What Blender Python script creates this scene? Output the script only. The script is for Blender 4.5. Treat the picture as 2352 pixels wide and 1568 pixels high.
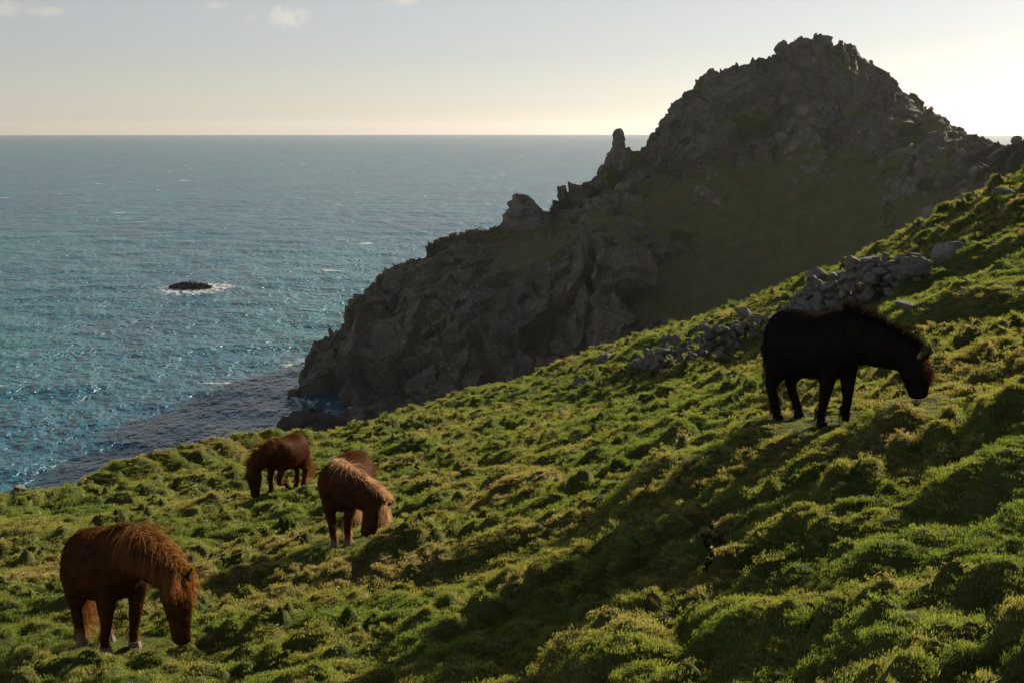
import bpy, math, random
import numpy as np
from mathutils import Vector

for o in list(bpy.data.objects):
    bpy.data.objects.remove(o)
random.seed(7)
RNG = np.random.default_rng(11)
S = bpy.context.scene
COL = S.collection

# ------------------------------------------------------------------ camera
EYE = 45.0                      # camera height above the sea
FPX = 3231.0                    # focal length in units of a 2352 px wide picture
PITCH = math.atan((784 - 294) / FPX)
cam = bpy.data.cameras.new("camera")
cam.sensor_width = 36.0
cam.lens = 36.0 * FPX / 2352.0
cam.clip_start = 0.1
cam.clip_end = 60000
cam_o = bpy.data.objects.new("camera", cam)
COL.objects.link(cam_o)
cam_o.location = (0, 0, EYE)
cam_o.rotation_euler = (math.pi / 2 - PITCH, 0, 0)
S.camera = cam_o

# ------------------------------------------------------------------ world, sun, exposure
SUN_AZ = math.radians(39.0)     # right of the view direction
SUN_EL = math.radians(18.5)
W = bpy.data.worlds.new("World")
S.world = W
W.use_nodes = True
wn = W.node_tree.nodes
wl = W.node_tree.links
wn.clear()
wo = wn.new("ShaderNodeOutputWorld")
bg = wn.new("ShaderNodeBackground")
sky = wn.new("ShaderNodeTexSky")
sky.sky_type = 'NISHITA'
sky.sun_disc = False
sky.sun_elevation = SUN_EL
sky.sun_rotation = SUN_AZ
sky.altitude = 50
sky.air_density = 0.75
sky.dust_density = 0.25
sky.ozone_density = 2.0
bg.inputs[1].default_value = 0.055
wb = wn.new("ShaderNodeMix")                 # warm white balance of the whole sky
wb.data_type = 'RGBA'
wb.blend_type = 'MULTIPLY'
wb.inputs[0].default_value = 1.0
wb.inputs[7].default_value = (1.06, 0.985, 0.925, 1)
hs = wn.new("ShaderNodeHueSaturation")
hs.inputs["Saturation"].default_value = 0.47
wl.new(sky.outputs[0], hs.inputs["Color"])
wl.new(hs.outputs[0], wb.inputs[6])
wl.new(wb.outputs[2], bg.inputs[0])
wl.new(bg.outputs[0], wo.inputs[0])

sun = bpy.data.lights.new("sun", 'SUN')
sun.energy = 5.0
sun.angle = math.radians(0.6)
sun.color = (1.0, 0.86, 0.66)
sun_o = bpy.data.objects.new("sun", sun)
COL.objects.link(sun_o)
SUN_DIR = Vector((math.sin(SUN_AZ) * math.cos(SUN_EL), math.cos(SUN_AZ) * math.cos(SUN_EL), math.sin(SUN_EL)))
sun_o.rotation_euler = SUN_DIR.to_track_quat('Z', 'Y').to_euler()
sun_o.location = (60, 60, 120)

S.view_settings.view_transform = 'Standard'
S.view_settings.look = 'None'
S.view_settings.exposure = 0.62
S.view_settings.gamma = 1.0
S.view_settings.use_curve_mapping = False
S.render.engine = 'CYCLES'
S.cycles.use_denoising = True
S.cycles.sample_clamp_direct = 5.0
S.cycles.sample_clamp_indirect = 2.0
S.cycles.max_bounces = 6
S.cycles.diffuse_bounces = 3
S.cycles.glossy_bounces = 2
S.cycles.transmission_bounces = 4
S.cycles.transparent_max_bounces = 6
S.cycles.volume_bounces = 0
S.cycles.caustics_reflective = False
S.cycles.caustics_refractive = False

# ------------------------------------------------------------------ geometry helpers
_cp, _sp = math.cos(PITCH), math.sin(PITCH)

def ray(px, py):
    """direction of the line of sight through a picture point (2352 x 1568), with y = 1"""
    a = (np.asarray(px, float) - 1176) / FPX
    b = (784 - np.asarray(py, float)) / FPX
    dy = _cp + b * _sp
    return a / dy, (-_sp + b * _cp) / dy

def at(px, py, d):
    a, b = ray(px, py)
    return np.array([a * d, np.asarray(d, float), EYE + b * d])

def tag(o, label=None, cat=None, group=None, kind=None):
    if label: o["label"] = label
    if cat: o["category"] = cat
    if group: o["group"] = group
    if kind: o["kind"] = kind
    return o

def empty(name, loc, rz=0.0):
    o = bpy.data.objects.new(name, None)
    o.empty_display_size = 0.2
    COL.objects.link(o)
    o.location = loc
    o.rotation_euler = (0, 0, rz)
    return o

def mesh_np(name, V, F, smooth=True):
    """mesh from numpy vertices and equal-sided faces"""
    V = np.ascontiguousarray(V, dtype=np.float32)
    F = np.ascontiguousarray(F, dtype=np.int32)
    m = bpy.data.meshes.new(name)
    m.vertices.add(len(V))
    m.vertices.foreach_set("co", V.ravel())
    n, k = F.shape
    m.loops.add(n * k)
    m.loops.foreach_set("vertex_index", F.ravel())
    m.polygons.add(n)
    m.polygons.foreach_set("loop_start", np.arange(0, n * k, k, dtype=np.int32))
    m.polygons.foreach_set("loop_total", np.full(n, k, dtype=np.int32))
    m.update(calc_edges=True)
    m.polygons.foreach_set("use_smooth", np.full(n, smooth, dtype=bool))
    return m

def link(name, mesh, mat=None, parent=None):
    o = bpy.data.objects.new(name, mesh)
    COL.objects.link(o)
    if mat is not None and len(mesh.materials) == 0:
        mesh.materials.append(mat)
    if parent is not None:
        o.parent = parent
    return o

def grid_faces(nr, nc, wrap=False):
    i = np.arange(nr - 1)[:, None]
    j = np.arange(nc if wrap else nc - 1)[None, :]
    j2 = (j + 1) % nc
    a = i * nc + j
    b = i * nc + j2
    return np.stack([a, b, b + nc, a + nc], -1).reshape(-1, 4)

def attr(mesh, name, data, typ='FLOAT', dom='POINT'):
    a = mesh.attributes.new(name, typ, dom)
    key = {'FLOAT': 'value', 'INT': 'value', 'FLOAT_VECTOR': 'vector'}[typ]
    a.data.foreach_set(key, np.ascontiguousarray(data).ravel())

# ------------------------------------------------------------------ numpy noise
def H(i, j, k, s):
    n = (i.astype(np.int64) * 374761393 + j.astype(np.int64) * 668265263 + np.asarray(k).astype(np.int64) * 2147483629 + s * 362437) & 0xffffffff
    n = ((n ^ (n >> 13)) * 1274126177) & 0xffffffff
    n = ((n ^ (n >> 15)) * 2246822519) & 0xffffffff
    return ((n ^ (n >> 16)) & 0xffffff) / 16777215.0

def vn2(x, y, s=0):
    xi, yi = np.floor(x), np.floor(y)
    u, v = x - xi, y - yi
    u = u * u * u * (u * (u * 6 - 15) + 10)
    v = v * v * v * (v * (v * 6 - 15) + 10)
    z = np.zeros_like(xi)
    a, b = H(xi, yi, z, s), H(xi + 1, yi, z, s)
    c, d = H(xi, yi + 1, z, s), H(xi + 1, yi + 1, z, s)
    return ((a + (b - a) * u) * (1 - v) + (c + (d - c) * u) * v) * 2 - 1

def vn3(x, y, z, s=0):
    xi, yi, zi = np.floor(x), np.floor(y), np.floor(z)
    u, v, w = x - xi, y - yi, z - zi
    u, v, w = [t * t * (3 - 2 * t) for t in (u, v, w)]
    r = 0
    for dz in (0, 1):
        a, b = H(xi, yi, zi + dz, s), H(xi + 1, yi, zi + dz, s)
        c, d = H(xi, yi + 1, zi + dz, s), H(xi + 1, yi + 1, zi + dz, s)
        q = (a + (b - a) * u) * (1 - v) + (c + (d - c) * u) * v
        r = r + q * (w if dz else 1 - w)
    return r * 2 - 1

def fbm2(x, y, s=0, o=4):
    r, a = 0, 0.5
    for k in range(o):
        r = r + a * vn2(x * 2 ** k + 17.3 * k, y * 2 ** k - 9.1 * k, s + k)
        a *= 0.5
    return r

def fbm3(p, s=0, o=4):
    r, a = 0, 0.5
    for k in range(o):
        q = p * 2 ** k + 13.7 * k
        r = r + a * vn3(q[..., 0], q[..., 1], q[..., 2], s + k)
        a *= 0.5
    return r

def domes(x, y, s, fill, rad=(0.45, 0.75), pw=0.8):
    """hummocks: rounded mounds, one in each filled cell, highest wins"""
    xi, yi = np.floor(x), np.floor(y)
    best = np.zeros_like(x)
    z = np.zeros_like(xi)
    for di in (-1, 0, 1):
        for dj in (-1, 0, 1):
            ci, cj = xi + di, yi + dj
            r1, r2, r3, r4 = (H(ci, cj, z + q, s) for q in range(4))
            dx = x - (ci + 0.15 + 0.7 * r1)
            dy = y - (cj + 0.15 + 0.7 * r2)
            R = rad[0] + (rad[1] - rad[0]) * r4
            q = 1 - (dx * dx + dy * dy) / (R * R)
            h = np.where(r3 < fill, np.clip(q, 0, 1) ** pw * (0.45 + 0.55 * r3 / fill), 0)
            best = np.maximum(best, h)
    return best

def facet(p, s):
    """broken rock: every cell is a tilted block"""
    pi = np.floor(p)
    best = np.full(p.shape[:-1], 9.0)
    val = np.zeros(p.shape[:-1])
    for di in (-1, 0, 1):
        for dj in (-1, 0, 1):
            for dk in (-1, 0, 1):
                c = pi + np.array([di, dj, dk])
                a, b, e = c[..., 0], c[..., 1], c[..., 2]
                r = [H(a, b, e, s + q) for q in range(7)]
                d = np.stack([p[..., 0] - a - r[0], p[..., 1] - b - r[1], p[..., 2] - e - r[2]], -1)
                D = (d * d).sum(-1)
                v = (r[3] - 0.5) + ((r[4] - 0.5) * d[..., 0] + (r[5] - 0.5) * d[..., 1] + (r[6] - 0.5) * d[..., 2]) * 1.3
                k = D < best
                best = np.where(k, D, best)
                val = np.where(k, v, val)
    return val

def sstep(a, b, x):
    t = np.clip((x - a) / (b - a), 0, 1)
    return t * t * (3 - 2 * t)

# ------------------------------------------------------------------ material helpers
def material(name):
    m = bpy.data.materials.new(name)
    m.use_nodes = True
    m.node_tree.nodes.clear()
    N, L = m.node_tree.nodes, m.node_tree.links
    out = N.new("ShaderNodeOutputMaterial")
    return m, N, L, out

def node(N, kind, **kw):
    n = N.new(kind)
    for k, v in kw.items():
        if k in n.bl_rna.properties: setattr(n, k, v)
        else: n.inputs[k].default_value = v
    return n

def ramp(N, L, fac, stops):
    r = N.new("ShaderNodeValToRGB")
    e = r.color_ramp.elements
    while len(e) < len(stops): e.new(0.5)
    for q, (p, c) in zip(e, stops):
        q.position = p
        q.color = (*c, 1) if len(c) == 3 else c
    L.new(fac, r.inputs[0])
    return r.outputs[0]

def mixc(N, L, fac, a, b, mode='MIX'):
    m = N.new("ShaderNodeMix")
    m.data_type = 'RGBA'
    m.blend_type = mode
    for s, v in ((m.inputs[0], fac), (m.inputs[6], a), (m.inputs[7], b)):
        if isinstance(v, (int, float)): s.default_value = v
        elif isinstance(v, tuple): s.default_value = (*v, 1)
        else: L.new(v, s)
    return m.outputs[2]

def math_n(N, L, op, a, b=None, c=None):
    m = N.new("ShaderNodeMath")
    m.operation = op
    for s, v in zip(m.inputs, (a, b, c)):
        if v is None: continue
        if isinstance(v, (int, float)): s.default_value = v
        else: L.new(v, s)
    return m.outputs[0]

def noise(N, L, vec, scale, detail=4, rough=0.55):
    n = node(N, "ShaderNodeTexNoise", Scale=scale, Detail=detail, Roughness=rough)
    if vec is not None: L.new(vec, n.inputs["Vector"])
    return n.outputs["Fac"]

def bump(N, L, h, strength, dist, prev=None):
    b = node(N, "ShaderNodeBump", Strength=strength, Distance=dist)
    L.new(h, b.inputs["Height"])
    if prev is not None: L.new(prev, b.inputs["Normal"])
    return b.outputs[0]

def geo_pos(N):
    return N.new("ShaderNodeNewGeometry").outputs["Position"]

# turf below and between the blades
def mat_turf():
    m, N, L, out = material("turf")
    P = geo_pos(N)
    dry = noise(N, L, P, 0.9, 5)
    fine = noise(N, L, P, 16, 4, 0.7)
    c = ramp(N, L, dry, [(0.38, (0.05, 0.08, 0.015)), (0.52, (0.085, 0.10, 0.025)), (0.66, (0.13, 0.11, 0.045))])
    c = mixc(N, L, math_n(N, L, 'MULTIPLY', fine, 0.5), c, (0.04, 0.05, 0.013))
    a = node(N, "ShaderNodeAttribute", attribute_name="soil")
    soil = ramp(N, L, fine, [(0.3, (0.018, 0.012, 0.008)), (0.7, (0.05, 0.034, 0.024))])
    c = mixc(N, L, a.outputs["Fac"], c, soil)
    b = node(N, "ShaderNodeBsdfPrincipled", Roughness=0.95)
    b.inputs["Specular IOR Level"].default_value = 0.1
    L.new(c, b.inputs["Base Color"])
    L.new(bump(N, L, fine, 0.8, 0.03), b.inputs["Normal"])
    L.new(b.outputs[0], out.inputs[0])
    return m

def mat_grass():
    m, N, L, out = material("grass_blades")
    t = node(N, "ShaderNodeAttribute", attribute_name="dry", attribute_type='INSTANCER').outputs["Fac"]
    g = node(N, "ShaderNodeAttribute", attribute_name="blade").outputs["Fac"]
    c = ramp(N, L, t, [(0.0, (0.075, 0.125, 0.02)), (0.4, (0.125, 0.155, 0.032)), (0.72, (0.175, 0.165, 0.055)), (1.0, (0.22, 0.175, 0.09))])
    c = mixc(N, L, math_n(N, L, 'MULTIPLY', g, 0.55), c, (0.26, 0.22, 0.11))
    d = N.new("ShaderNodeBsdfDiffuse")
    L.new(c, d.inputs[0])
    tr = N.new("ShaderNodeBsdfTranslucent")
    L.new(mixc(N, L, 1.0, c, (2.5, 2.45, 1.3), 'MULTIPLY'), tr.inputs[0])
    gl = node(N, "ShaderNodeBsdfGlossy", Roughness=0.4)
    gl.inputs[0].default_value = (0.8, 0.8, 0.75, 1)
    mx = node(N, "ShaderNodeMixShader")
    mx.inputs[0].default_value = 0.45
    L.new(d.outputs[0], mx.inputs[1]); L.new(tr.outputs[0], mx.inputs[2])
    m2 = node(N, "ShaderNodeMixShader")
    m2.inputs[0].default_value = 0.045
    L.new(mx.outputs[0], m2.inputs[1]); L.new(gl.outputs[0], m2.inputs[2])
    L.new(m2.outputs[0], out.inputs[0])
    return m

def mat_rock(name, lo, hi, lichen=(0.16, 0.13, 0.05), scale=1.0, pale=(0.30, 0.31, 0.31), grass=False):
    m, N, L, out = material(name)
    tc = N.new("ShaderNodeTexCoord").outputs["Object"] if not grass else geo_pos(N)
    n1 = noise(N, L, tc, 0.6 * scale, 6, 0.6)
    n2 = noise(N, L, tc, 4.0 * scale, 5, 0.65)
    n3 = noise(N, L, tc, 1.7 * scale, 4, 0.6)
    c = ramp(N, L, n1, [(0.3, lo), (0.7, hi)])
    c = mixc(N, L, ramp(N, L, n3, [(0.52, (0, 0, 0)), (0.66, (1, 1, 1))]), c, lichen)
    c = mixc(N, L, ramp(N, L, n2, [(0.56, (0, 0, 0)), (0.72, (1, 1, 1))]), c, pale)
    nb = bump(N, L, n2, 0.7, 0.25 / scale)
    if grass:
        g = node(N, "ShaderNodeAttribute", attribute_name="turf").outputs["Fac"]
        gc = ramp(N, L, noise(N, L, tc, 0.35, 6, 0.7), [(0.3, (0.085, 0.10, 0.032)), (0.55, (0.125, 0.13, 0.05)), (0.75, (0.165, 0.145, 0.07))])
        k = math_n(N, L, 'ADD', g, math_n(N, L, 'MULTIPLY', math_n(N, L, 'SUBTRACT', n2, 0.5), 0.8))
        k = ramp(N, L, k, [(0.42, (0, 0, 0)), (0.58, (1, 1, 1))])
        c = mixc(N, L, k, c, gc)
    b = node(N, "ShaderNodeBsdfPrincipled", Roughness=0.9)
    b.inputs["Specular IOR Level"].default_value = 0.25
    L.new(c, b.inputs["Base Color"])
    L.new(nb, b.inputs["Normal"])
    L.new(b.outputs[0], out.inputs[0])
    return m

def mat_sea():
    m, N, L, out = material("sea_water")
    P = geo_pos(N)
    mp = node(N, "ShaderNodeMapping")
    mp.inputs["Rotation"].default_value = (0, 0, math.radians(8))
    mp.inputs["Scale"].default_value = (1.5, 0.62, 1.0)
    L.new(P, mp.inputs["Vector"])
    V = mp.outputs[0]
    big = noise(N, L, V, 0.012, 4)
    w1 = noise(N, L, V, 0.10, 3, 0.5)
    w2 = noise(N, L, V, 0.45, 3, 0.55)
    w3 = noise(N, L, V, 1.6, 2, 0.6)
    nb = bump(N, L, w1, 1.0, 4.0)
    nb = bump(N, L, w2, 1.0, 1.7, nb)
    nb = bump(N, L, w3, 1.0, 0.12, nb)
    gust = ramp(N, L, big, [(0.35, (0.003, 0.082, 0.15)), (0.5, (0.005, 0.122, 0.175)), (0.66, (0.008, 0.155, 0.182))])
    b = node(N, "ShaderNodeBsdfPrincipled", Roughness=0.22, IOR=1.33)
    b.inputs["Specular IOR Level"].default_value = 0.32
    b.inputs["Specular Tint"].default_value = (0.78, 0.94, 1.0, 1)
    L.new(gust, b.inputs["Base Color"])
    L.new(nb, b.inputs["Normal"])
    # broken crests, and surf where the rock stands in the water
    f = node(N, "ShaderNodeAttribute", attribute_name="foam").outputs["Fac"]
    mq = node(N, "ShaderNodeMapping")
    mq.inputs["Scale"].default_value = (0.040, 0.055, 0.1)
    L.new(P, mq.inputs["Vector"])
    cap = noise(N, L, mq.outputs[0], 1.0, 5, 0.6)
    lace = noise(N, L, V, 0.5, 6, 0.7)
    k1 = ramp(N, L, cap, [(0.675, (0, 0, 0)), (0.71, (1, 1, 1))])
    k2 = ramp(N, L, math_n(N, L, 'ADD', lace, math_n(N, L, 'MULTIPLY', math_n(N, L, 'SUBTRACT', f, 1.0), 0.42)), [(0.44, (0, 0, 0)), (0.56, (1, 1, 1))])
    k = math_n(N, L, 'MAXIMUM', k1, k2)
    fo = node(N, "ShaderNodeBsdfDiffuse")
    fo.inputs[0].default_value = (0.75, 0.76, 0.76, 1)
    mx = N.new("ShaderNodeMixShader")
    L.new(k, mx.inputs[0]); L.new(b.outputs[0], mx.inputs[1]); L.new(fo.outputs[0], mx.inputs[2])
    L.new(mx.outputs[0], out.inputs[0])
    return m

def mat_hair(name, col, sock=None, sock_z=(0.1, 0.2), trans=0.35):
    m, N, L, out = material(name)
    tc = N.new("ShaderNodeTexCoord").outputs["Object"]
    n = noise(N, L, tc, 9.0, 4, 0.6)
    dark = tuple(v * 0.5 for v in col)
    lite = tuple(v * 1.35 for v in col)
    c = ramp(N, L, n, [(0.3, dark), (0.5, col), (0.72, lite)])
    if sock:
        s = N.new("ShaderNodeSeparateXYZ")
        L.new(tc, s.inputs[0])
        k = N.new("ShaderNodeMapRange")
        k.inputs[1].default_value, k.inputs[2].default_value = sock_z
        L.new(math_n(N, L, 'ADD', s.outputs[2], math_n(N, L, 'MULTIPLY', n, 0.06)), k.inputs[0])
        c = mixc(N, L, k.outputs[0], sock, c)
    d = N.new("ShaderNodeBsdfDiffuse"); L.new(c, d.inputs[0])
    t = N.new("ShaderNodeBsdfTranslucent"); L.new(mixc(N, L, 1.0, c, (1.5, 1.3, 1.1), 'MULTIPLY'), t.inputs[0])
    g = node(N, "ShaderNodeBsdfGlossy", Roughness=0.6)
    L.new(mixc(N, L, 0.5, c, (0.5, 0.45, 0.4)), g.inputs[0])
    mx = N.new("ShaderNodeMixShader"); mx.inputs[0].default_value = trans
    L.new(d.outputs[0], mx.inputs[1]); L.new(t.outputs[0], mx.inputs[2])
    m2 = N.new("ShaderNodeMixShader"); m2.inputs[0].default_value = 0.035
    L.new(mx.outputs[0], m2.inputs[1]); L.new(g.outputs[0], m2.inputs[2])
    L.new(m2.outputs[0], out.inputs[0])
    return m

def mat_plain(name, col, rough=0.6, spec=0.4):
    m, N, L, out = material(name)
    tc = N.new("ShaderNodeTexCoord").outputs["Object"]
    n = noise(N, L, tc, 30, 3)
    c = ramp(N, L, n, [(0.3, tuple(v * 0.75 for v in col)), (0.7, tuple(v * 1.2 for v in col))])
    b = node(N, "ShaderNodeBsdfPrincipled", Roughness=rough)
    b.inputs["Specular IOR Level"].default_value = spec
    L.new(c, b.inputs["Base Color"])
    L.new(b.outputs[0], out.inputs[0])
    return m

M_TURF = mat_turf()
M_GRASS = mat_grass()
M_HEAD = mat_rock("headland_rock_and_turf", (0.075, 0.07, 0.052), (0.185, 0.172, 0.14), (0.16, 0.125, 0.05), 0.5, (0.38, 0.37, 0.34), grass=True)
M_SEAROCK = mat_rock("wet_dark_rock", (0.03, 0.03, 0.03), (0.07, 0.068, 0.062), (0.06, 0.05, 0.03), 0.6, (0.10, 0.10, 0.10))
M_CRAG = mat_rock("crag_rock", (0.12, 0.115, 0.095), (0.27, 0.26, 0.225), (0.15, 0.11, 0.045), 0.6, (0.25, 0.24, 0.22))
M_STONE = mat_rock("grey_field_stone", (0.14, 0.138, 0.125), (0.29, 0.285, 0.265), (0.16, 0.135, 0.075), 2.5, (0.42, 0.42, 0.40))
M_SEA = mat_sea()

# ------------------------------------------------------------------ the near hillside: height of the ground
CTRL = [(-700, 1720, 10.5), (0, 1568, 11.2), (600, 1568, 10.3), (1176, 1568, 8.9), (1760, 1568, 7.3), (2352, 1568, 6.0), (2900, 1568, 5.2),
        (290, 1486, 12.6), (0, 1350, 15.2), (800, 1255, 17), (1176, 1300, 13.6), (1760, 1250, 10.6), (2352, 1200, 8.9), (2800, 1150, 8),
        (1880, 968, 13.6), (2352, 930, 12.6), (2800, 880, 11.5), (640, 1125, 25), (1176, 1080, 21.5), (0, 1190, 22), (-500, 1230, 22), (1500, 1000, 18.8), (2352, 740, 18.5),
        (1700, 850, 26), (1176, 950, 35), (1500, 870, 34), (2100, 700, 30), (2352, 575, 28), (2800, 480, 26),
        (-500, 1190, 28), (0, 1138, 29), (200, 1098, 32), (400, 1055, 37), (600, 1008, 43), (800, 985, 47), (1020, 912, 53), (1330, 815, 55),
        (1580, 745, 59), (1890, 625, 54), (2100, 540, 50), (2352, 390, 44), (2800, 215, 40)]
_C = np.array([at(*c) for c in CTRL])

def _phi(r2):
    return 0.5 * r2 * np.log(r2 + 1e-9)
_n = len(_C)
_K = _phi(((_C[:, None, :2] - _C[None, :, :2]) ** 2).sum(-1)) + np.eye(_n) * 4.0
_Pm = np.c_[np.ones(_n), _C[:, :2]]
_A = np.block([[_K, _Pm], [_Pm.T, np.zeros((3, 3))]])
_w = np.linalg.solve(_A, np.r_[_C[:, 2], 0, 0, 0])

def tps(x, y):
    sh = x.shape
    x, y = x.ravel(), y.ravel()
    out = np.empty_like(x)
    for k in range(0, len(x), 60000):
        a, b = x[k:k + 60000], y[k:k + 60000]
        r2 = (a[:, None] - _C[None, :, 0]) ** 2 + (b[:, None] - _C[None, :, 1]) ** 2
        out[k:k + 60000] = _phi(r2) @ _w[:_n] + _w[_n] + _w[_n + 1] * a + _w[_n + 2] * b
    return out.reshape(sh)

# brow of the hill: distance at which the ground turns over, by bearing
_BR = np.array([(-900, 24), (-500, 27), (0, 29), (200, 32), (400, 37), (600, 43), (800, 47), (1020, 53), (1330, 55), (1580, 59), (1890, 54), (2100, 50), (2352, 44), (2800, 40), (3400, 38)], float)
_BRA = np.arctan2((_BR[:, 0] - 1176) / FPX, 1.0)
_BRR = _BR[:, 1] * np.sqrt(1 + ((_BR[:, 0] - 1176) / FPX) ** 2)

def brow(az):
    return np.interp(az, _BRA, _BRR)

def smooth_ground(x, y):
    r = np.hypot(x, y) + 1e-6
    rc = brow(np.arctan2(x, y))
    k = np.minimum(1, rc / r)
    s = np.maximum(0, r - rc)
    return tps(x * k, y * k) - (0.16 * s + 0.055 * s * s)

def hit(px, py, f=smooth_ground):
    d = np.linspace(3.5, 80, 3000)
    a, b = ray(px, py)
    g = f(a * d, d) - (EYE + b * d)
    i = int(np.argmax(g > 0)) if (g > 0).any() else len(d) - 1
    return np.array([a * d[i], d[i], EYE + b * d[i]])

# the large mounds one can pick out: (picture x, y of the foot, width px, height m, stretch along the slope)
MOUNDS_PX = [(930, 1268, 185, 0.50, 1.0), (1160, 1238, 200, 0.30, 1.1), (1195, 1120, 180, 0.42, 1.0), (1175, 1085, 120, 0.28, 1.0),
             (1545, 1085, 220, 0.50, 1.1), (1590, 1110, 240, 0.30, 1.2), (1380, 1520, 330, 0.46, 1.3), (1740, 1420, 300, 0.34, 1.4),
             (1500, 1385, 190, 0.28, 1.0), (1300, 832, 110, 0.75, 1.0), (2340, 930, 200, 0.36, 1.0), (2290, 1350, 190, 0.30, 1.1), (2250, 1090, 270, 0.36, 1.2),
             (930, 1035, 150, 0.55, 1.0), (905, 1065, 120, 0.35, 1.0), (500, 1140, 120, 0.36, 1.0), (590, 1325, 220, 0.36, 1.3), (180, 1100, 60, 0.42, 0.9), (300, 1092, 150, 0.9, 0.8), (240, 1102, 120, 0.6, 0.8), (365, 1080, 150, 1.05, 0.8), (490, 1054, 160, 1.15, 0.8), (612, 1024, 150, 1.1, 0.8),
             (425, 1068, 160, 1.0, 0.8), (555, 1039, 160, 1.2, 0.8), (680, 1011, 140, 0.8, 0.8), (1000, 1525, 260, 0.24, 1.2), (1790, 1035, 200, 0.12, 1.2), (2130, 640, 130, 0.6, 1.0),
             (1290, 930, 120, 0.5, 1.0), (1010, 1400, 150, 0.22, 1.0), (1840, 600, 150, 0.4, 1.0), (2020, 615, 120, 0.5, 1.0), (2240, 700, 330, 0.9, 1.2), (2300, 560, 200, 0.6, 1.3),
             (1400, 905, 120, 0.45, 1.0), (1100, 890, 150, 0.6, 1.2), (1180, 850, 150, 0.6, 1.2), (60, 1150, 130, 0.4, 1.2), (1640, 870, 140, 0.4, 1.0), (1490, 800, 150, 0.7, 1.1),
             (640, 1450, 200, 0.16, 1.0), (1250, 980, 150, 0.35, 1.0), (1990, 1270, 200, 0.18, 1.1), (700, 1230, 150, 0.2, 1.0), (420, 1230, 120, 0.18, 1.0), (2150, 1470, 260, 0.2, 1.2)]
TRODDEN = []                    # level ground where the ponies stand
for (px, py, rr, lev) in ((252, 1488, 0.75, 1.0), (800, 1244, 0.7, 1.0), (660, 1124, 0.8, 0.8), (1864, 970, 0.9, 0.15), (2105, 925, 0.5, 0.4)):
    p = hit(px, py)
    TRODDEN.append((p[0], p[1], rr, lev, p[2]))
MOUNDS = []
for (px, py, w, h, st) in MOUNDS_PX:
    p = hit(px, py)
    r = 0.5 * w * p[1] / FPX
    MOUNDS.append((p[0], p[1] + 0.3 * r, r * 1.25, r * st * 1.35, h * 0.72))

def ground(x, y, tussock=False):
    x = np.asarray(x, float); y = np.asarray(y, float)
    z = smooth_ground(x, y)
    zs = z
    wx = x + 0.35 * fbm2(x * 0.9, y * 0.9, 3, 3)
    wy = y + 0.35 * fbm2(x * 0.9 + 40, y * 0.9, 5, 3)
    m = np.zeros_like(z)
    for (cx, cy, rx, ry, h) in MOUNDS:
        k = (np.abs(x - cx) < 2 * rx + 1) & (np.abs(y - cy) < 2 * ry + 1)
        if not k.any(): continue
        q = 1 - ((wx[k] - cx) / rx) ** 2 - ((wy[k] - cy) / ry) ** 2
        m[k] = np.maximum(m[k], h * np.clip(q, 0, 1) ** 1.0)
    # terraces trodden along the slope, tussocks, small tufts
    u, v = 0.92 * wx + 0.38 * wy, -0.38 * wx + 0.92 * wy
    patch = 0.5 + 0.5 * np.clip(2.2 * fbm2(x * 0.35 + 7, y * 0.35, 31, 3), -1, 1)
    h1 = domes(u / 1.5, v / 1.1, 71, 0.45, (0.3, 0.5)) * 0.14
    h2 = domes(u / 0.66, v / 0.50, 83, 0.62, (0.32, 0.56), 0.7) * 0.20 * (0.4 + 0.8 * patch)
    tus = 0.45 + 0.75 * np.clip(0.5 + 1.6 * fbm2(x * 0.8, y * 0.8 + 31, 33, 3), 0, 1)
    h3 = domes((0.95 * wx + 0.3 * wy) / 0.27, (-0.3 * wx + 0.95 * wy) / 0.19, 97, 0.62, (0.34, 0.6), 0.75) * 0.15 * tus
    h3 = h3 + domes(wx / 0.125 + 3, wy / 0.105, 98, 0.6, (0.36, 0.62)) * 0.026 * tus
    far = 1 + 0.9 * sstep(18, 45, np.hypot(x, y))
    calm = np.ones_like(z)
    for (cx, cy, rr, lev, zc) in TRODDEN:
        calm = np.minimum(calm, 0.25 + 0.75 * sstep(0.35 * rr, 1.2 * rr, np.hypot(x - cx, y - cy)))
    m = m * np.clip(calm * 1.2 - 0.2, 0, 1) * 0.9
    z = z - 0.11 - 0.2 * sstep(14, 38, np.hypot(x, y)) + m + (h1 + h2) * calm * far * (1 - 0.65 * np.clip(m / 0.3, 0, 1)) + h3 + 0.25 * fbm2(x * 0.22, y * 0.22, 12, 3) + 0.02 * fbm2(x * 5, y * 5, 14, 2)
    for (cx, cy, rr, lev, zc) in TRODDEN:        # small terraces worn into the slope
        k = 1 - sstep(0.55 * rr, 1.5 * rr, np.hypot(x - cx, y - cy))
        z = z * (1 - k) + (zs * lev + zc * (1 - lev) + 0.3 * h3) * k
    return (z, h3) if tussock else z

def ghit(px, py):
    return hit(px, py, ground)

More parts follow.
